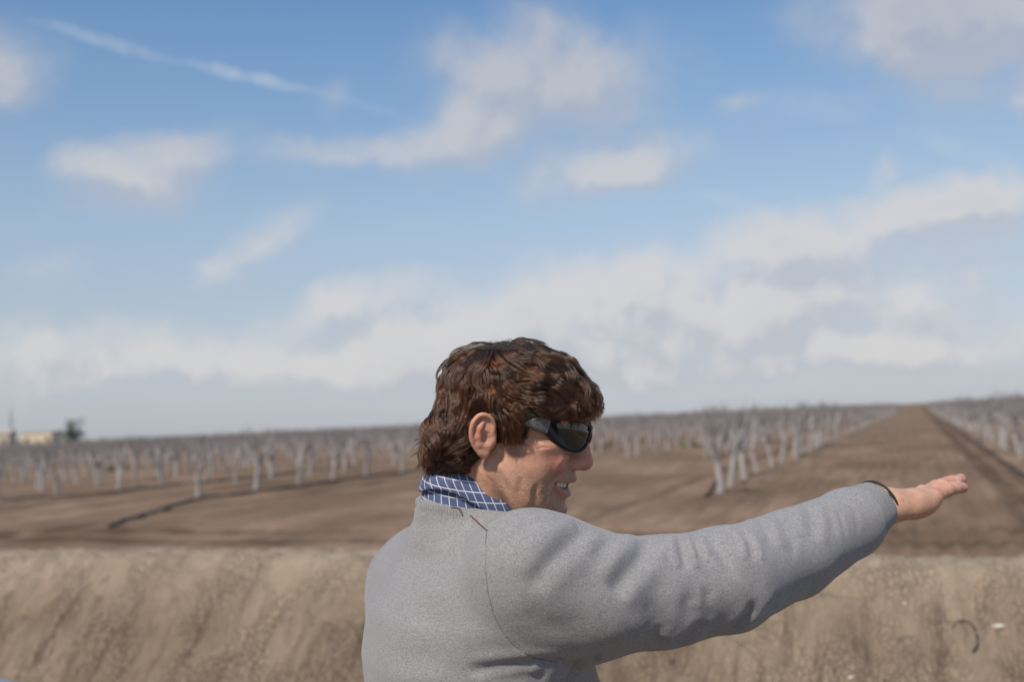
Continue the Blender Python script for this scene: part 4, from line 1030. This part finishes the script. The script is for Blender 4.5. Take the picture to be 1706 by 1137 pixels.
    for (x0, z0_, x1, z1) in ((.0490, .0385, .0550, .0365), (.0500, .0355, .0545, .0345), (.0475, .0365, .0490, .0385)):
        q = np.linspace(0, 1, 5); yy = lambda x: -(.0735 + (.052 - x) * .22 + .0024)
        mb.tube(np.array([(x0 + (x1 - x0) * t_, yy(x0 + (x1 - x0) * t_), z0_ + (z1 - z0_) * t_) for t_ in q]), .0007, 6)
    mobj('emblem', h2w(np.concatenate(mb.V)), mb.F, sv, g)
build_glasses()

# ------------------------------------------------------------------ hair: a curly mass of locks over a close shell
def build_hair():
    f = Field((-.145, -.12, -.09), (.15, .12, .15), .002)
    f.ell((.004, 0, .051), (.093, .0810, .0790), .01)
    f.ell((.050, 0, .060), (.0580, .064, .053), .02)
    f.ell((.100, 0, .0610), (.0230, .046, .0190), .016)
    f.ell((.092, -.026, .050), (.0250, .028, .0150), .012, mirror=True)
    f.ell((.050, -.058, .040), (.036, .0200, .026), .014, mirror=True)
    f.ell((.024, -.0655, .026), (.0200, .0105, .0200), .010, mirror=True)
    f.ell((-.050, -.044, -.004), (.042, .036, .045), .018, mirror=True)
    f.ell((-.067, 0, -.011), (.0350, .054, .0400), .02)
    f.ell((-.074, -.012, -.032), (.025, .044, .024), .012)
    f.ell((-.006, -.0930, .006), (.0275, .0260, .0350), .006, sub=True, mirror=True)
    f.ell((.024, -.088, -.028), (.050, .045, .034), .008, sub=True, mirror=True)
    f.ell((.105, 0, .010), (.060, .08, .0270), .008, sub=True)
    f.ell((.078, -.078, .012), (.042, .036, .0310), .006, sub=True, mirror=True)
    V, F = f.mesh(2); N = vnorm(V, F)
    from mathutils import noise as mn
    V = V + N * np.array([.0035 * mn.noise(Vector(p * 38)) + .002 * mn.noise(Vector(p * 80)) for p in V])[:, None]
    N = vnorm(V, F)
    m, t, b = material('dark_brown_hair_base', (.012, .0075, .005), .75)
    shell = mobj('hair', h2w(V), F, m)
    bv = bvh_of(V, F)
    rs = np.random.RandomState(5)
    nv = len(V); bm_ = np.ones(nv, bool)
    head_c = np.array([0, 0, .03])
    # pick lock roots evenly
    area = np.zeros(nv); q = np.linalg.norm(np.cross(V[F[:, 1]] - V[F[:, 0]], V[F[:, 3]] - V[F[:, 0]]), axis=1)
    for i in range(4): area += np.bincount(F[:, i], q, nv)
    out = N @ np.array([0, 0, 1.])
    rad = ((V - head_c) * N).sum(1) > .02
    p_ = area * rad * (1 - .5 * (V[:, 1] > .03)); p_ /= p_.sum()
    crown = np.array([-.030, .010, .128])
    def flow(p, n):
        # comb: away from the crown, forward over the brow, down and back behind the ears
        r = p - crown; d = r / (np.linalg.norm(r) + 1e-6)
        fwd = np.array([1., 0, 0]); dn = np.array([0, 0, -1.]); bk = np.array([-1., 0, 0])
        wf = sstep(p[0], -.01, .05); wb = 1 - sstep(p[0], -.03, .02)
        v = d * .7 + dn * (.30 + .45 * wb + .5 * sstep(-p[2], -.02, .03)) + bk * .55 * wb * sstep(p[2], -.01, .05) + bk * .35 * sstep(-p[2], .01, .04) + fwd * (1.0 * wf * sstep(p[2], .02, .06))
        if p[0] > .03 and p[2] > .03: v = v + np.array([0, -.35 * (1 if p[1] < .02 else -1), 0])
        ph = mn.noise(Vector(p * 9 + np.array([9, 2, 4]))) * 2.3 + mn.noise(Vector(p * 21 + np.array([3, 1, 7]))) * .75
        v = v - n * (v @ n); v /= np.linalg.norm(v) + 1e-9
        s_ = np.cross(n, v); ph = ph * (.62 + .5 * (1 - sstep(p[2], -.02, .05)))
        return v * math.cos(ph) + s_ * math.sin(ph)
    pos, rads, sizes = [], [], []
    def trim(q):
        x, y, z = (q + rs.normal(size=3) * .0038).T; ay = np.abs(y)
        bad = ((x > .042) & (z < .041 + .25 * np.clip(.07 - x, 0, .03)) & (ay > .034)) | ((x > .07) & (z < .037) & (ay > .012)) | ((x > .012) & (x < .042) & (z < .001 + 1.3 * (x - .030) * (x > .03)))
        bad |= (((x + .009) / .018) ** 2 + ((z - .007) / .033) ** 2 < 1) & (ay > .064)
        bad |= (x > -.026) & (z < -.016) & (x < .01)
        k = np.argmax(bad) if bad.any() else len(q)
        return k
    NL = 640; K = 21; fk = np.linspace(0, 1, K)
    layer = np.sort(rs.rand(NL))
    for li in range(NL):
        vi = rs.choice(nv, p=p_); p = V[vi].copy(); n = N[vi].copy()
        L = rs.uniform(.060, .115)
        if p[0] > .065: L *= .62
        if p[2] < -.01: L *= .62
        step = L / (K - 1); lift = .0005 + .0085 * layer[li] * rs.uniform(.5, 1.1); P0 = p.copy(); cl, ns, vs = [], [], []
        ps = 7 * mn.noise(Vector(p * 9)) + rs.normal() * .5; wl = rs.uniform(.038, .060); amp = rs.uniform(.0025, .0058); curl = (1 if mn.noise(Vector(p * 10 + np.array([5, 5, 5]))) > 0 else -1) * rs.uniform(.3, 2.2); dirn = None
        for k in range(K):
            f_ = fk[k]; v = flow(P0, n)
            if dirn is not None: v = dirn * .55 + v * .45; v /= np.linalg.norm(v)
            if f_ > .5:
                a = curl * .20 * (f_ - .5) * 2; s_ = np.cross(n, v); v = v * math.cos(a) + s_ * math.sin(a)
            v = v - n * (v @ n); v /= np.linalg.norm(v); dirn = v
            h = -.006 + (lift + .006) * sstep(f_, 0, .35) + (lift * .10 + .0006) * math.sin(2 * math.pi * L * f_ / wl + ps) * f_ ** .5 - .0035 * sstep(f_, .75, 1) * (curl < 0) + .004 * sstep(f_, .8, 1) * (curl > 1.4)
            h = h * (1 - .85 * sstep(f_, .68, 1.0)) if (curl < .9 and h > 0) else h
            s_ = np.cross(n, v); cl.append(P0 + n * h + s_ * amp * math.sin(2 * math.pi * L * f_ / wl + ps + 1.4) * f_ ** .6); ns.append(n)
            P1 = P0 + v * step; loc, nn, _, _ = bv.find_nearest(Vector(P1)); P0 = np.array(loc); n = np.array(nn) * .4 + n * .6; n /= np.linalg.norm(n)
        cl = np.array(cl); ns = np.array(ns); T = np.gradient(cl, axis=0); T /= np.linalg.norm(T, axis=1, keepdims=True) + 1e-9
        S = np.cross(ns, T); S /= np.linalg.norm(S, axis=1, keepdims=True) + 1e-9
        w = rs.uniform(.0050, .0115) * (.75 if p[2] < 0 else 1); th = w * rs.uniform(.18, .38)
        nc = rs.randint(3, 5)
        for c_ in range(nc):
            ac = -1 + 2 * (c_ + .5) / nc + rs.normal() * .08; tipc = ac * rs.uniform(.3, .9) + rs.normal() * .25; dep = rs.uniform(.55, 1.1); cph = rs.uniform(0, 6.28); cl_end = rs.uniform(.80, 1.0)
            for j in range(rs.randint(26, 38)):
                a = ac + rs.normal() * .13; at_ = tipc + rs.normal() * .07
                A = a + (at_ - a) * fk ** 1.7; A = A * (.8 + .35 * np.sin(np.clip(fk * 1.25, 0, 1) * math.pi))
                hh = (np.sqrt(np.clip(1 - (A * .95) ** 2, 0, 1)) * th * dep + .0013 * np.sqrt(max(0, 1 - ((a - ac) / .3) ** 2))) * (1 - .55 * fk ** 2) * rs.uniform(.75, 1.05)
                q = cl + S * (A * w)[:, None] + ns * hh[:, None] + S * (.0007 * np.sin(fk * 10 + cph) * fk)[:, None]
                if rs.rand() < .09: q = q + (ns * rs.uniform(.001, .004) + S * rs.normal() * .003) * (fk ** 2)[:, None]
                end = int(K * cl_end * rs.uniform(.88, 1.0)); end = min(end, trim(q))
                if end < 6: continue
                pos.append(q[:end]); sizes.append(end); rads.append(.000092 * (1 - .7 * np.linspace(0, 1, end) ** 4))
    # short close layer so that no scalp shell shows between the locks
    for vi in rs.choice(nv, 15000, p=p_):
        P0 = V[vi].copy(); n = N[vi].copy(); L = rs.uniform(.018, .034); q = []; dirn = None; lf = rs.uniform(.0008, .0035); jit = rs.normal() * .25
        for k in range(9):
            v = flow(P0, n) if k % 2 == 0 else v
            s_ = np.cross(n, v); v2 = v * math.cos(jit) + s_ * math.sin(jit)
            q.append(P0 + n * (-.002 + (lf + .002) * min(1, k / 3)) + s_ * .0012 * math.sin(k * .9 + vi % 7)); P0 = P0 + v2 * L / 8
            if k % 4 == 3:
                loc, nn, _, _ = bv.find_nearest(Vector(P0)); P0 = np.array(loc); n = np.array(nn)
        q = np.array(q); end = min(9, trim(q))
        if end >= 4: pos.append(q[:end]); sizes.append(end); rads.append(np.full(end, .00010))
    # free tails: flicking out over the collar, breaking the edge by the ear, temple and brow
    def tails(n_, pts, dirs, Lr, out_, spread, m_=26):
        for _ in range(n_):
            t_ = rs.rand() * (len(pts) - 1); i_ = int(t_); f_ = t_ - i_; p = np.array(pts[i_]) * (1 - f_) + np.array(pts[i_ + 1]) * f_ + rs.normal(size=3) * .003
            d = np.array(dirs[i_]) * (1 - f_) + np.array(dirs[i_ + 1]) * f_ + rs.normal(size=3) * .28; d /= np.linalg.norm(d)
            loc, nn, _, _ = bv.find_nearest(Vector(p)); n = np.array(nn); p = np.array(loc); d = d - n * (d @ n) * .7; d /= np.linalg.norm(d); s_ = np.cross(n, d)
            L = rs.uniform(*Lr); cv = rs.choice([-1, 1]) * rs.uniform(.2, 1.0); o_ = rs.uniform(*out_); ff = np.linspace(0, 1, 15)[:, None]
            c_ = p - n * .003 + d * (L * ff) + n * (.0045 * np.minimum(1, ff * 3) + o_ * ff ** 2) + s_ * (cv * L * .38 * ff ** 2 + .0015 * np.sin(ff * 8))
            for j in range(m_):
                a, b_ = rs.normal(size=2); w_ = spread * (1 - .75 * ff ** 1.3)
                q = c_ + s_ * (a * w_) + n * (b_ * w_ * .5); e_ = int(15 * rs.uniform(.75, 1)); pos.append(q[:e_]); sizes.append(e_); rads.append(.000088 * (1 - .7 * np.linspace(0, 1, e_) ** 3))
    for sg in (-1, 1):
        tails(46, [(-.100, -.000, .010), (-.104, sg * .020, -.015), (-.090, sg * .045, -.030), (-.070, sg * .055, -.038)], [(-.8, 0, -.6), (-.5, 0, -.9), (-.25, sg * .1, -1), (.1, sg * .1, -1)], (.018, .034), (.000, .012), .0022)
        tails(26, [(-.095, sg * .005, -.040), (-.078, sg * .045, -.048), (-.050, sg * .058, -.040)], [(-.3, 0, -1), (0, 0, -1), (.3, 0, -.9)], (.012, .024), (-.002, .007), .0018)
        tails(22, [(.010, sg * .074, .026), (.024, sg * .073, .008), (.036, sg * .070, .016)], [(-.1, 0, -1), (.25, 0, -1), (.7, 0, -.8)], (.010, .020), (-.003, .001), .0013, 18)
        tails(20, [(.040, sg * .070, .030), (.060, sg * .064, .040), (.085, sg * .050, .042)], [(.7, 0, -.6), (.9, 0, -.4), (.9, 0, -.5)], (.010, .018), (-.001, .003), .0013, 16)
        tails(26, [(.118, sg * .008, .052), (.112, sg * .030, .048), (.098, sg * .045, .045)], [(.4, -sg * .2, -1), (.5, -sg * .2, -.8), (.7, 0, -.6)], (.012, .022), (-.003, .004), .0016, 20)
    tails(30, [(-.09, -.02, .06), (-.03, -.03, .125), (.03, -.02, .125), (.08, -.02, .10), (.115, -.01, .075)], [(-.6, 0, -.6), (-.9, 0, -.4), (.8, 0, -.2), (.8, 0, -.5), (.5, 0, -.9)], (.020, .034), (-.002, .003), .0018, 14)
    # loose flyaways
    top = np.where(rad)[0]
    for vi in rs.choice(top, 700):
        p, n = V[vi], N[vi]; v = flow(p, n); s_ = np.cross(n, v); L = rs.uniform(.012, .034); cur = rs.uniform(-1, 1); up = rs.uniform(.15, .75)
        fk = np.linspace(0, 1, 12)[:, None]
        q = p + v * L * fk + n * (L * up * (fk - .55 * fk ** 2)) + s_ * (cur * L * .6 * fk ** 2)
        pos.append(q); sizes.append(12); rads.append(np.full(12, .00004))
    # short sideburn hair in front of the ear, greying
    gpos, gsz, grd = [], [], []
    hb = bvh_of(*HEADLOC)
    for i in range(900):
        x = rs.normal(.026, .0065); z = rs.uniform(-.016, .022)
        if abs(x - .026) > .014: continue
        h = hb.ray_cast(Vector((x, -.14, z)), Vector((0, 1, 0)))
        if h[0] is None: continue
        p = np.array(h[0]); n = np.array(h[1]); L = rs.uniform(.005, .013) * (1 if z > -.005 else .6)
        v = np.array([.25 + rs.normal() * .25, 0, -1.]); v -= n * (v @ n); v /= np.linalg.norm(v)
        fk = np.linspace(0, 1, 6)[:, None]; gpos.append(p - n * .0006 + v * L * fk + n * .0028 * np.sin(fk * 2.4)); gsz.append(6); grd.append(np.full(6, .00007))
    def curves(name, pos, sizes, rads, mat):
        hc = bpy.data.hair_curves.new(name); hc.add_curves([int(s) for s in sizes])
        P = (h2w(np.concatenate(pos)) - ORG).astype(np.float32)
        hc.attributes['position'].data.foreach_set('vector', P.ravel())
        ra = hc.attributes.get('radius') or hc.attributes.new('radius', 'FLOAT', 'POINT'); ra.data.foreach_set('value', np.concatenate(rads).astype(np.float32))
        hc.materials.append(mat); o = bpy.data.objects.new(name, hc); COL.objects.link(o); o.parent = shell; return o
    def hair_mat(name, c1, c2, rough=.26):
        m = bpy.data.materials.new(name); m.use_nodes = True; t = NT(m.node_tree); t.N.clear()
        hi = t.n('ShaderNodeHairInfo'); g = t.n('ShaderNodeTexCoord').outputs['Object']
        n = t.noise(g, 34, 2, .5); r = t.m('ADD', t.m('MULTIPLY', hi.outputs['Random'], .50), t.m('MULTIPLY', n, .60))
        c = t.mix(t.ss(r, .30, .95), c1, c2)
        hb_ = t.n('ShaderNodeBsdfHairPrincipled', {'Color': c, 'Roughness': rough, 'Radial Roughness': .40, 'IOR': 1.48, 'Random Roughness': .2}); hb_.parametrization = 'COLOR'
        t.n('ShaderNodeOutputMaterial', {'Surface': hb_}); return m
    curves('strands', pos, sizes, rads, hair_mat('brown_hair', (.007, .0030, .0017, 1), (.125, .043, .015, 1)))
    curves('sideburn', gpos, gsz, grd, hair_mat('greying_hair', (.10, .07, .05, 1), (.55, .50, .46, 1)))
    print('strands', len(pos))
_bm = body.data
HEADLOC = None
def _headloc():
    n = len(_bm.vertices); co = np.empty(n * 3, np.float32); _bm.vertices.foreach_get('co', co); co = w2h(co.reshape(-1, 3) + ORG)
    keep = (np.abs(co) < .16).all(1)
    F = np.empty(len(_bm.polygons) * 4, np.int32); _bm.polygons.foreach_get('vertices', F); F = F.reshape(-1, 4); F = F[keep[F].all(1)]
    return co, F
HEADLOC = _headloc()
build_hair()

# ------------------------------------------------------------------ drip hoses, stones, weeds
def plastic(): 
    m, t, b = material('weathered_black_pipe', (.030, .029, .030), .6); g = t.n('ShaderNodeTexCoord').outputs['Object']
    t.set(b.inputs['Base Color'], t.mix(t.ss(t.noise(g, 3, 4, .6), .4, .7), (.022, .021, .022, 1), (.085, .070, .055, 1))); return m
PIPE = plastic()
def hose(pts, r, label, group=None, lift=.6, name='drip_hose'):
    P = smooth_poly(np.array(pts, float), 3); P = seg_pts(np.column_stack([P, np.zeros(len(P))]), .35)[:, :2]
    zz = np.array([gz(x, y) for x, y in P]); k_ = 13; zz = np.convolve(np.pad(zz, k_ // 2, mode='edge'), np.ones(k_) / k_, 'valid')
    Q = np.column_stack([P, zz + r * lift + .03]); mb = MB(); mb.tube(Q, r, 8)
    o = mb.build(name, PIPE); return tag(o, label, 'hose', group)
def gp(px, py): g = G(px, py, 0.02); return g[0], g[1]
def usp(u, s): return us2xy(u, s)
hose([gp(182, 882), gp(205, 868), gp(262, 850), gp(320, 838), gp(400, 826), usp(39, -26.3), usp(52, -26.4), usp(75, -26.5), usp(110, -26.4)], .055, 'black drip hose curving over the soil along the front row at the left')
hose([gp(0, 838), gp(30, 836), usp(36, -36.4), usp(60, -36.6)], .05, 'short black hose lying at the left edge of the field', name='drip_hose')
hose([usp(26, 3.1), usp(50, 3.2), usp(80, 3.15), usp(140, 3.2)], .04, 'dark drip line running along the trees right of the dirt road')
def hose_stub():
    x, y = gp(1188, 836); z = gz(x, y); mb = MB(); u = RS * .22
    mb.tube(np.array([(x - u[0], y - u[1], z - .05), (x - u[0] * .5, y - u[1] * .5, z + .10), (x + u[0] * .2, y + u[1] * .2, z + .30), (x + u[0] * .6, y + u[1] * .6, z + .46)]), [.075, .075, .07, .06], 10)
    o = mb.build('hose_stub', PIPE); tag(o, 'upright black hose stub at the foot of the nearest white trunk', 'hose')
hose_stub()
def on_ground(px, py):
    """march a sight line down to the soil"""
    d = ray(px, py); t_ = 2.2
    while t_ < 60:
        p = CAMP + d * t_
        if p[2] < gz(p[0], p[1]): return p
        t_ += .01
def loop_hose():
    pts = [(1583, 1053), (1594, 1042), (1607, 1037), (1618, 1041), (1626, 1052), (1629, 1068), (1628, 1080), (1621, 1091)]
    P = []
    for i, q in enumerate(pts):
        p = on_ground(*q); P.append(p + [0, -.002, .003 + .004 * math.sin(i * 1.1)])
    mb = MB(); mb.tube(seg_pts(smooth_poly(np.array(P), 2), .01), .0052, 8); o = mb.build('hose_scrap', PIPE); tag(o, 'curled scrap of thin black hose half buried in the clay berm', 'hose')
loop_hose()
sm, st_, sb_ = material('pale_limestone', (.62, .58, .50), .85)
def stone(px, py, r, seed, label, flat=.6):
    rs = np.random.RandomState(seed); bm = bmesh.new(); bmesh.ops.create_icosphere(bm, subdivisions=3, radius=1)
    from mathutils import noise as mn
    for v in bm.verts:
        n = mn.noise(v.co * 1.3 + Vector((seed, 0, 0))) * .35 + mn.noise(v.co * 3.1 + Vector((0, seed, 0))) * .12
        v.co = v.co * (1 + n); v.co.x *= 1.35; v.co.z *= flat
    me = bpy.data.meshes.new('stone'); bm.to_mesh(me); bm.free(); me.polygons.foreach_set('use_smooth', [True] * len(me.polygons)); me.materials.append(sm)
    o = bpy.data.objects.new('stone', me); COL.objects.link(o); p = on_ground(px, py); o.location = p + np.array([0, 0, r * .15]); o.scale = (r, r, r); o.rotation_euler = (.5, .2, rs.uniform(0, 6)); return tag(o, label, 'stone', 'pale stones in the clay berm')
stone(1664, 1047, .0165, 1, 'largest white stone on the berm, right of the curled hose scrap')
stone(1509, 1009, .0105, 2, 'rounded white stone on the berm between the sleeve and the hose scrap')
stone(1418, 1131, .0095, 3, 'small pale stone at the bottom of the picture below the outstretched arm')
stone(326, 967, .0085, 4, 'small pale stone high on the berm left of the man')
stone(118, 968, .0060, 5, 'tiny pale stone on the berm at the far left')
lm, lt, lb = material('weed_leaf', (.075, .120, .030), .7); lb.inputs['Subsurface Weight'].default_value = .1
def weed(x, y, R_, n, seed, label, h=.25, cat='weed', name='weed_patch'):
    rs = np.random.RandomState(seed); z = gz(x, y); mb = MB()
    for i in range(n):
        a = rs.uniform(0, 6.28); r = R_ * rs.rand() ** .6; bx, by = x + r * math.cos(a), y + r * math.sin(a); hh = h * rs.uniform(.4, 1); t_ = rs.uniform(0, 6.28); w = .03 * rs.uniform(.5, 1.3); ln = rs.uniform(.04, .16)
        d = np.array([math.cos(t_), math.sin(t_), 0]); s_ = np.array([-d[1], d[0], 0]) * w; b0 = np.array([bx, by, z]); m_ = b0 + d * ln * .5 + [0, 0, hh * .7]; e_ = b0 + d * ln + [0, 0, hh]
        mb.add([b0 - s_ * .3, b0 + s_ * .3, m_ + s_, m_ - s_, e_], [[0, 1, 2, 3], [3, 2, 4]])
    o = mb.build(name, lm); return tag(o, label, cat)
x, y = gp(1145, 745); weed(x, y, 1.1, 420, 3, 'bright green weed patch on the soil before the rows right of the man')
x, y = gp(195, 785); weed(x, y, .8, 300, 4, 'green weed tuft among the white trunks at the left', .5)

# ------------------------------------------------------------------ far left: farm buildings, broadleaf tree, mast
def far(px, d): v = ray(px, 700); return v[0] * d, v[1] * d
def farmhouse(px, d, w, dep, h, wallc, roofc, label, flatroof=False, nm='farm_building', rz=0.2):
    x, y = far(px, d); z = gz(x, y); e = empty(nm, (x, y, z), rz)
    wm, t, b = material('render_wall', wallc, .9); g = t.n('ShaderNodeTexCoord').outputs['Object']; t.set(b.inputs['Base Color'], t.mix(t.noise(g, .6, 4, .6), (*[c * .8 for c in wallc], 1), (*wallc, 1)))
    rm, _, _ = material('roof_sheet', roofc, .8); dm, _, _ = material('painted_door', (.09, .08, .07), .7); gm, _, _ = material('window_glass', (.05, .06, .07), .15)
    mb = MB(); mb.box((0, 0, h / 2), (w / 2, dep / 2, h / 2)); mb.build('wall', wm, e, smooth=False)
    mb = MB()
    if flatroof: mb.box((0, 0, h + .12), (w / 2 + .25, dep / 2 + .25, .12))
    else:
        mb.add([(-w / 2 - .4, -dep / 2 - .4, h), (w / 2 + .4, -dep / 2 - .4, h), (w / 2 + .4, dep / 2 + .4, h), (-w / 2 - .4, dep / 2 + .4, h), (-w / 2 - .4, 0, h + dep * .16), (w / 2 + .4, 0, h + dep * .16)], [[0, 1, 5, 4], [2, 3, 4, 5], [0, 4, 3], [1, 2, 5], [3, 2, 1, 0]])
    mb.build('roof', rm, e, smooth=False)
    mb = MB(); mb.box((w * .1, -dep / 2 - .03, 1.3), (1.0, .05, 1.3)); mb.build('door', dm, e, smooth=False)
    for q in (-.32, .36):
        mb = MB(); mb.box((w * q, -dep / 2 - .03, h * .62), (.7, .05, .5)); mb.build('window', gm, e, smooth=False)
    return tag(e, label, 'building', 'farm buildings on the far left horizon')
farmhouse(-8, 340, 11, 9, 6.2, (.62, .55, .44), (.42, .36, .30), 'cream farm building cut by the left edge of the photo')
farmhouse(30, 380, 20, 9, 3.8, (.36, .34, .30), (.34, .32, .29), 'long low grey shed between the two cream buildings')
farmhouse(68, 330, 9.5, 8, 6.0, (.72, .60, .43), (.55, .47, .36), 'cream block house with a flat roof on the left horizon', True, rz=.1)
farmhouse(94, 345, 13, 8, 5.0, (.30, .29, .27), (.36, .34, .33), 'grey shed between the cream block house and the round green tree')
def leafy_tree():
    rs = np.random.RandomState(9); x, y = far(120, 300); e = empty('green_tree', (x, y, gz(x, y))); mb = MB()
    mb.tube([(0, 0, -.2), (.1, 0, 2), (.0, .1, 4)], [.35, .28, .2], 8)
    for a in range(6): mb.tube([(0, 0, 3.2), (math.cos(a) * 1.2, math.sin(a) * 1.2, 5.2)], [.14, .06], 6)
    tm, _, _ = material('tree_bark', (.10, .08, .06), .9); mb.build('trunk', tm, e); mb = MB()
    cl = [(rs.normal() * 1.3, rs.normal() * 1.3, 6.0 + rs.normal() * 1.3, rs.uniform(.8, 1.5)) for _ in range(22)]
    fm, t, b = material('dark_green_leaf', (.05, .075, .03), .7)
    for c in cl:
        for _ in range(150):
            d = rs.normal(size=3); d /= np.linalg.norm(d); p = np.array(c[:3]) + d * c[3] * rs.uniform(.6, 1.05); u = rs.normal(size=3); u /= np.linalg.norm(u); v = np.cross(u, d); s_ = .16
            mb.add([p - u * s_, p - v * s_ * .6, p + u * s_, p + v * s_ * .6], [[0, 1, 2, 3]])
    mb.build('crown', fm, e, smooth=False); tag(e, 'single round dark green tree standing up on the left horizon', 'tree')
leafy_tree()
def mast():
    x, y = far(19, 900); mb = MB(); h = 34.; e = empty('lattice_mast', (x, y, 0)); sm_, _, _ = material('galvanised_steel', (.34, .36, .38), .5, Metallic=.4)
    for sx in (-1, 1):
        for sy in (-1, 1): mb.tube([(sx * 2.2, sy * 2.2, -1), (sx * .7, sy * .7, h * .7), (sx * .45, sy * .45, h)], [.22, .16, .12], 5)
    for i in range(12):
        z0, z1 = i * h / 12, (i + 1) * h / 12; r0, r1 = 2.2 - 1.75 * z0 / h, 2.2 - 1.75 * z1 / h
        for sx in (-1, 1): mb.tube([(-r0 * sx, -r0, z0), (r1 * sx, -r1, z1)], .09, 4); mb.tube([(-r0, r0 * sx, z0), (-r1, -r1 * sx, z1)], .09, 4)
    mb.build('frame', sm_, e)
    for z in (h * .72, h * .84, h * .96):
        mb = MB(); mb.tube([(-3.2, 0, z), (3.2, 0, z)], .16, 5); mb.build('crossarm', sm_, e)
    tag(e, 'faint lattice power mast rising behind the buildings at the far left', 'power mast')
mast()

# ------------------------------------------------------------------ car standing on the track; only the lip of its bonnet reaches the frame
def build_car():
    c0 = W(30, 1131, 2.55)                                     # corner of the bonnet seen at the bottom left
    cm, t, b = material('silver_blue_paint', (.16, .19, .24), .3, Metallic=.6); b.inputs['Coat Weight'].default_value = .8
    gm, _, _ = material('car_glass', (.02, .025, .03), .05); tm, _, _ = material('tyre_rubber', (.02, .02, .02), .85); rm, _, _ = material('rim_alloy', (.5, .5, .52), .35, Metallic=.9); km, _, _ = material('black_trim', (.012, .012, .014), .4); hm, _, _ = material('headlight_glass', (.6, .62, .65), .08)
    zt = TRACK_Z; hb = c0[2] - zt
    e = empty('parked_car', (0, 0, 0))
    # car axis: nose towards +x', standing left of the man; local x forward, y left
    e.rotation_euler = (0, 0, math.radians(-6))
    def prof(secs, w_of, name, mat, parent):
        """side profile extruded across with rounded shoulders"""
        V, F = [], []; n = len(secs); cols = [(-1, .0), (-.985, .72), (-.93, .95), (-.80, 1.0), (-.4, 1.012), (0, 1.016), (.4, 1.012), (.80, 1.0), (.93, .95), (.985, .72), (1, .0)]
        for (x, zb, zt_, w) in secs:
            for (yy, f) in cols: V.append((x, yy * w, zb + (zt_ - zb) * f))
        k = len(cols)
        F = [[i * k + j, i * k + j + 1, (i + 1) * k + j + 1, (i + 1) * k + j] for i in range(n - 1) for j in range(k - 1)]
        F += [list(range(k))[::-1], [(n - 1) * k + j for j in range(k)]] + [[i * k, (i + 1) * k, (i + 1) * k + k - 1, i * k + k - 1] for i in range(n - 1)]
        return mesh_obj(name, np.array(V), F, mat, parent)
    H = hb
    body_ = prof([(0, .32, .62, .70), (-.05, .24, H * .80, .80), (-.16, .22, H * .93, .85), (-.40, .22, H * .985, .88), (-.9, .22, H * 1.03, .90), (-1.25, .22, H * 1.07, .90), (-2.2, .22, H * 1.06, .90), (-3.3, .22, H * 1.06, .89), (-4.0, .24, H * 1.04, .86), (-4.2, .30, H * .9, .80)], None, 'body', cm, e)
    prof([(-1.15, H * 1.04, H * 1.06, .80), (-1.75, H * 1.02, 1.44, .66), (-2.3, H * 1.02, 1.50, .64), (-3.2, H * 1.02, 1.46, .63), (-3.95, H * 1.02, H * 1.08, .74)], None, 'cabin_glass', gm, e)
    prof([(-1.70, 1.425, 1.450, .655), (-2.3, 1.49, 1.515, .645), (-3.25, 1.44, 1.470, .63)], None, 'roof', cm, e)
    for x in (-.78, -3.35):
        for s_ in (-1, 1):
            mb = MB(); mb.tube([(x, s_ * .68, .32), (x, s_ * .90, .32)], .32, 28); w_ = mb.build('wheel', tm, e, smooth=False)
            mb = MB(); mb.tube([(x, s_ * .88, .32), (x, s_ * .912, .32)], .20, 20); mb.build('rim', rm, w_, smooth=False)
    for s_ in (-1, 1):
        mb = MB(); mb.box((-.045, s_ * .60, .62), (.05, .15, .07)); mb.build('headlight', hm, e, smooth=False)
    mb = MB(); mb.box((-.01, 0, .48), (.03, .40, .09)); mb.build('grille', km, e, smooth=False)
    # dark seam where the bonnet meets the wing
    loc = Matrix.Rotation(math.radians(-6), 4, 'Z') @ Vector((-.30, -.70, 0))
    mb = MB(); mb.tube([(x_, .9575 * w_, .22 + (z_ - .22) * .835) for x_, z_, w_ in ((-.16, H * .93, .85), (-.40, H * .985, .88), (-.9, H * 1.03, .90), (-1.25, H * 1.07, .90))], .006, 6); mb.build('bonnet_seam', km, e)
    e.location = (c0[0] + .15, c0[1] - .60, zt)
    tag(e, 'silver blue car whose bonnet edge just enters at the bottom left corner', 'car')
build_car()

def _proj(p):
    v = np.array(p) - CAMP; d = v @ c_f; return 853 + FPX * (v @ c_r) / d, 568.5 - FPX * (v @ c_u) / d
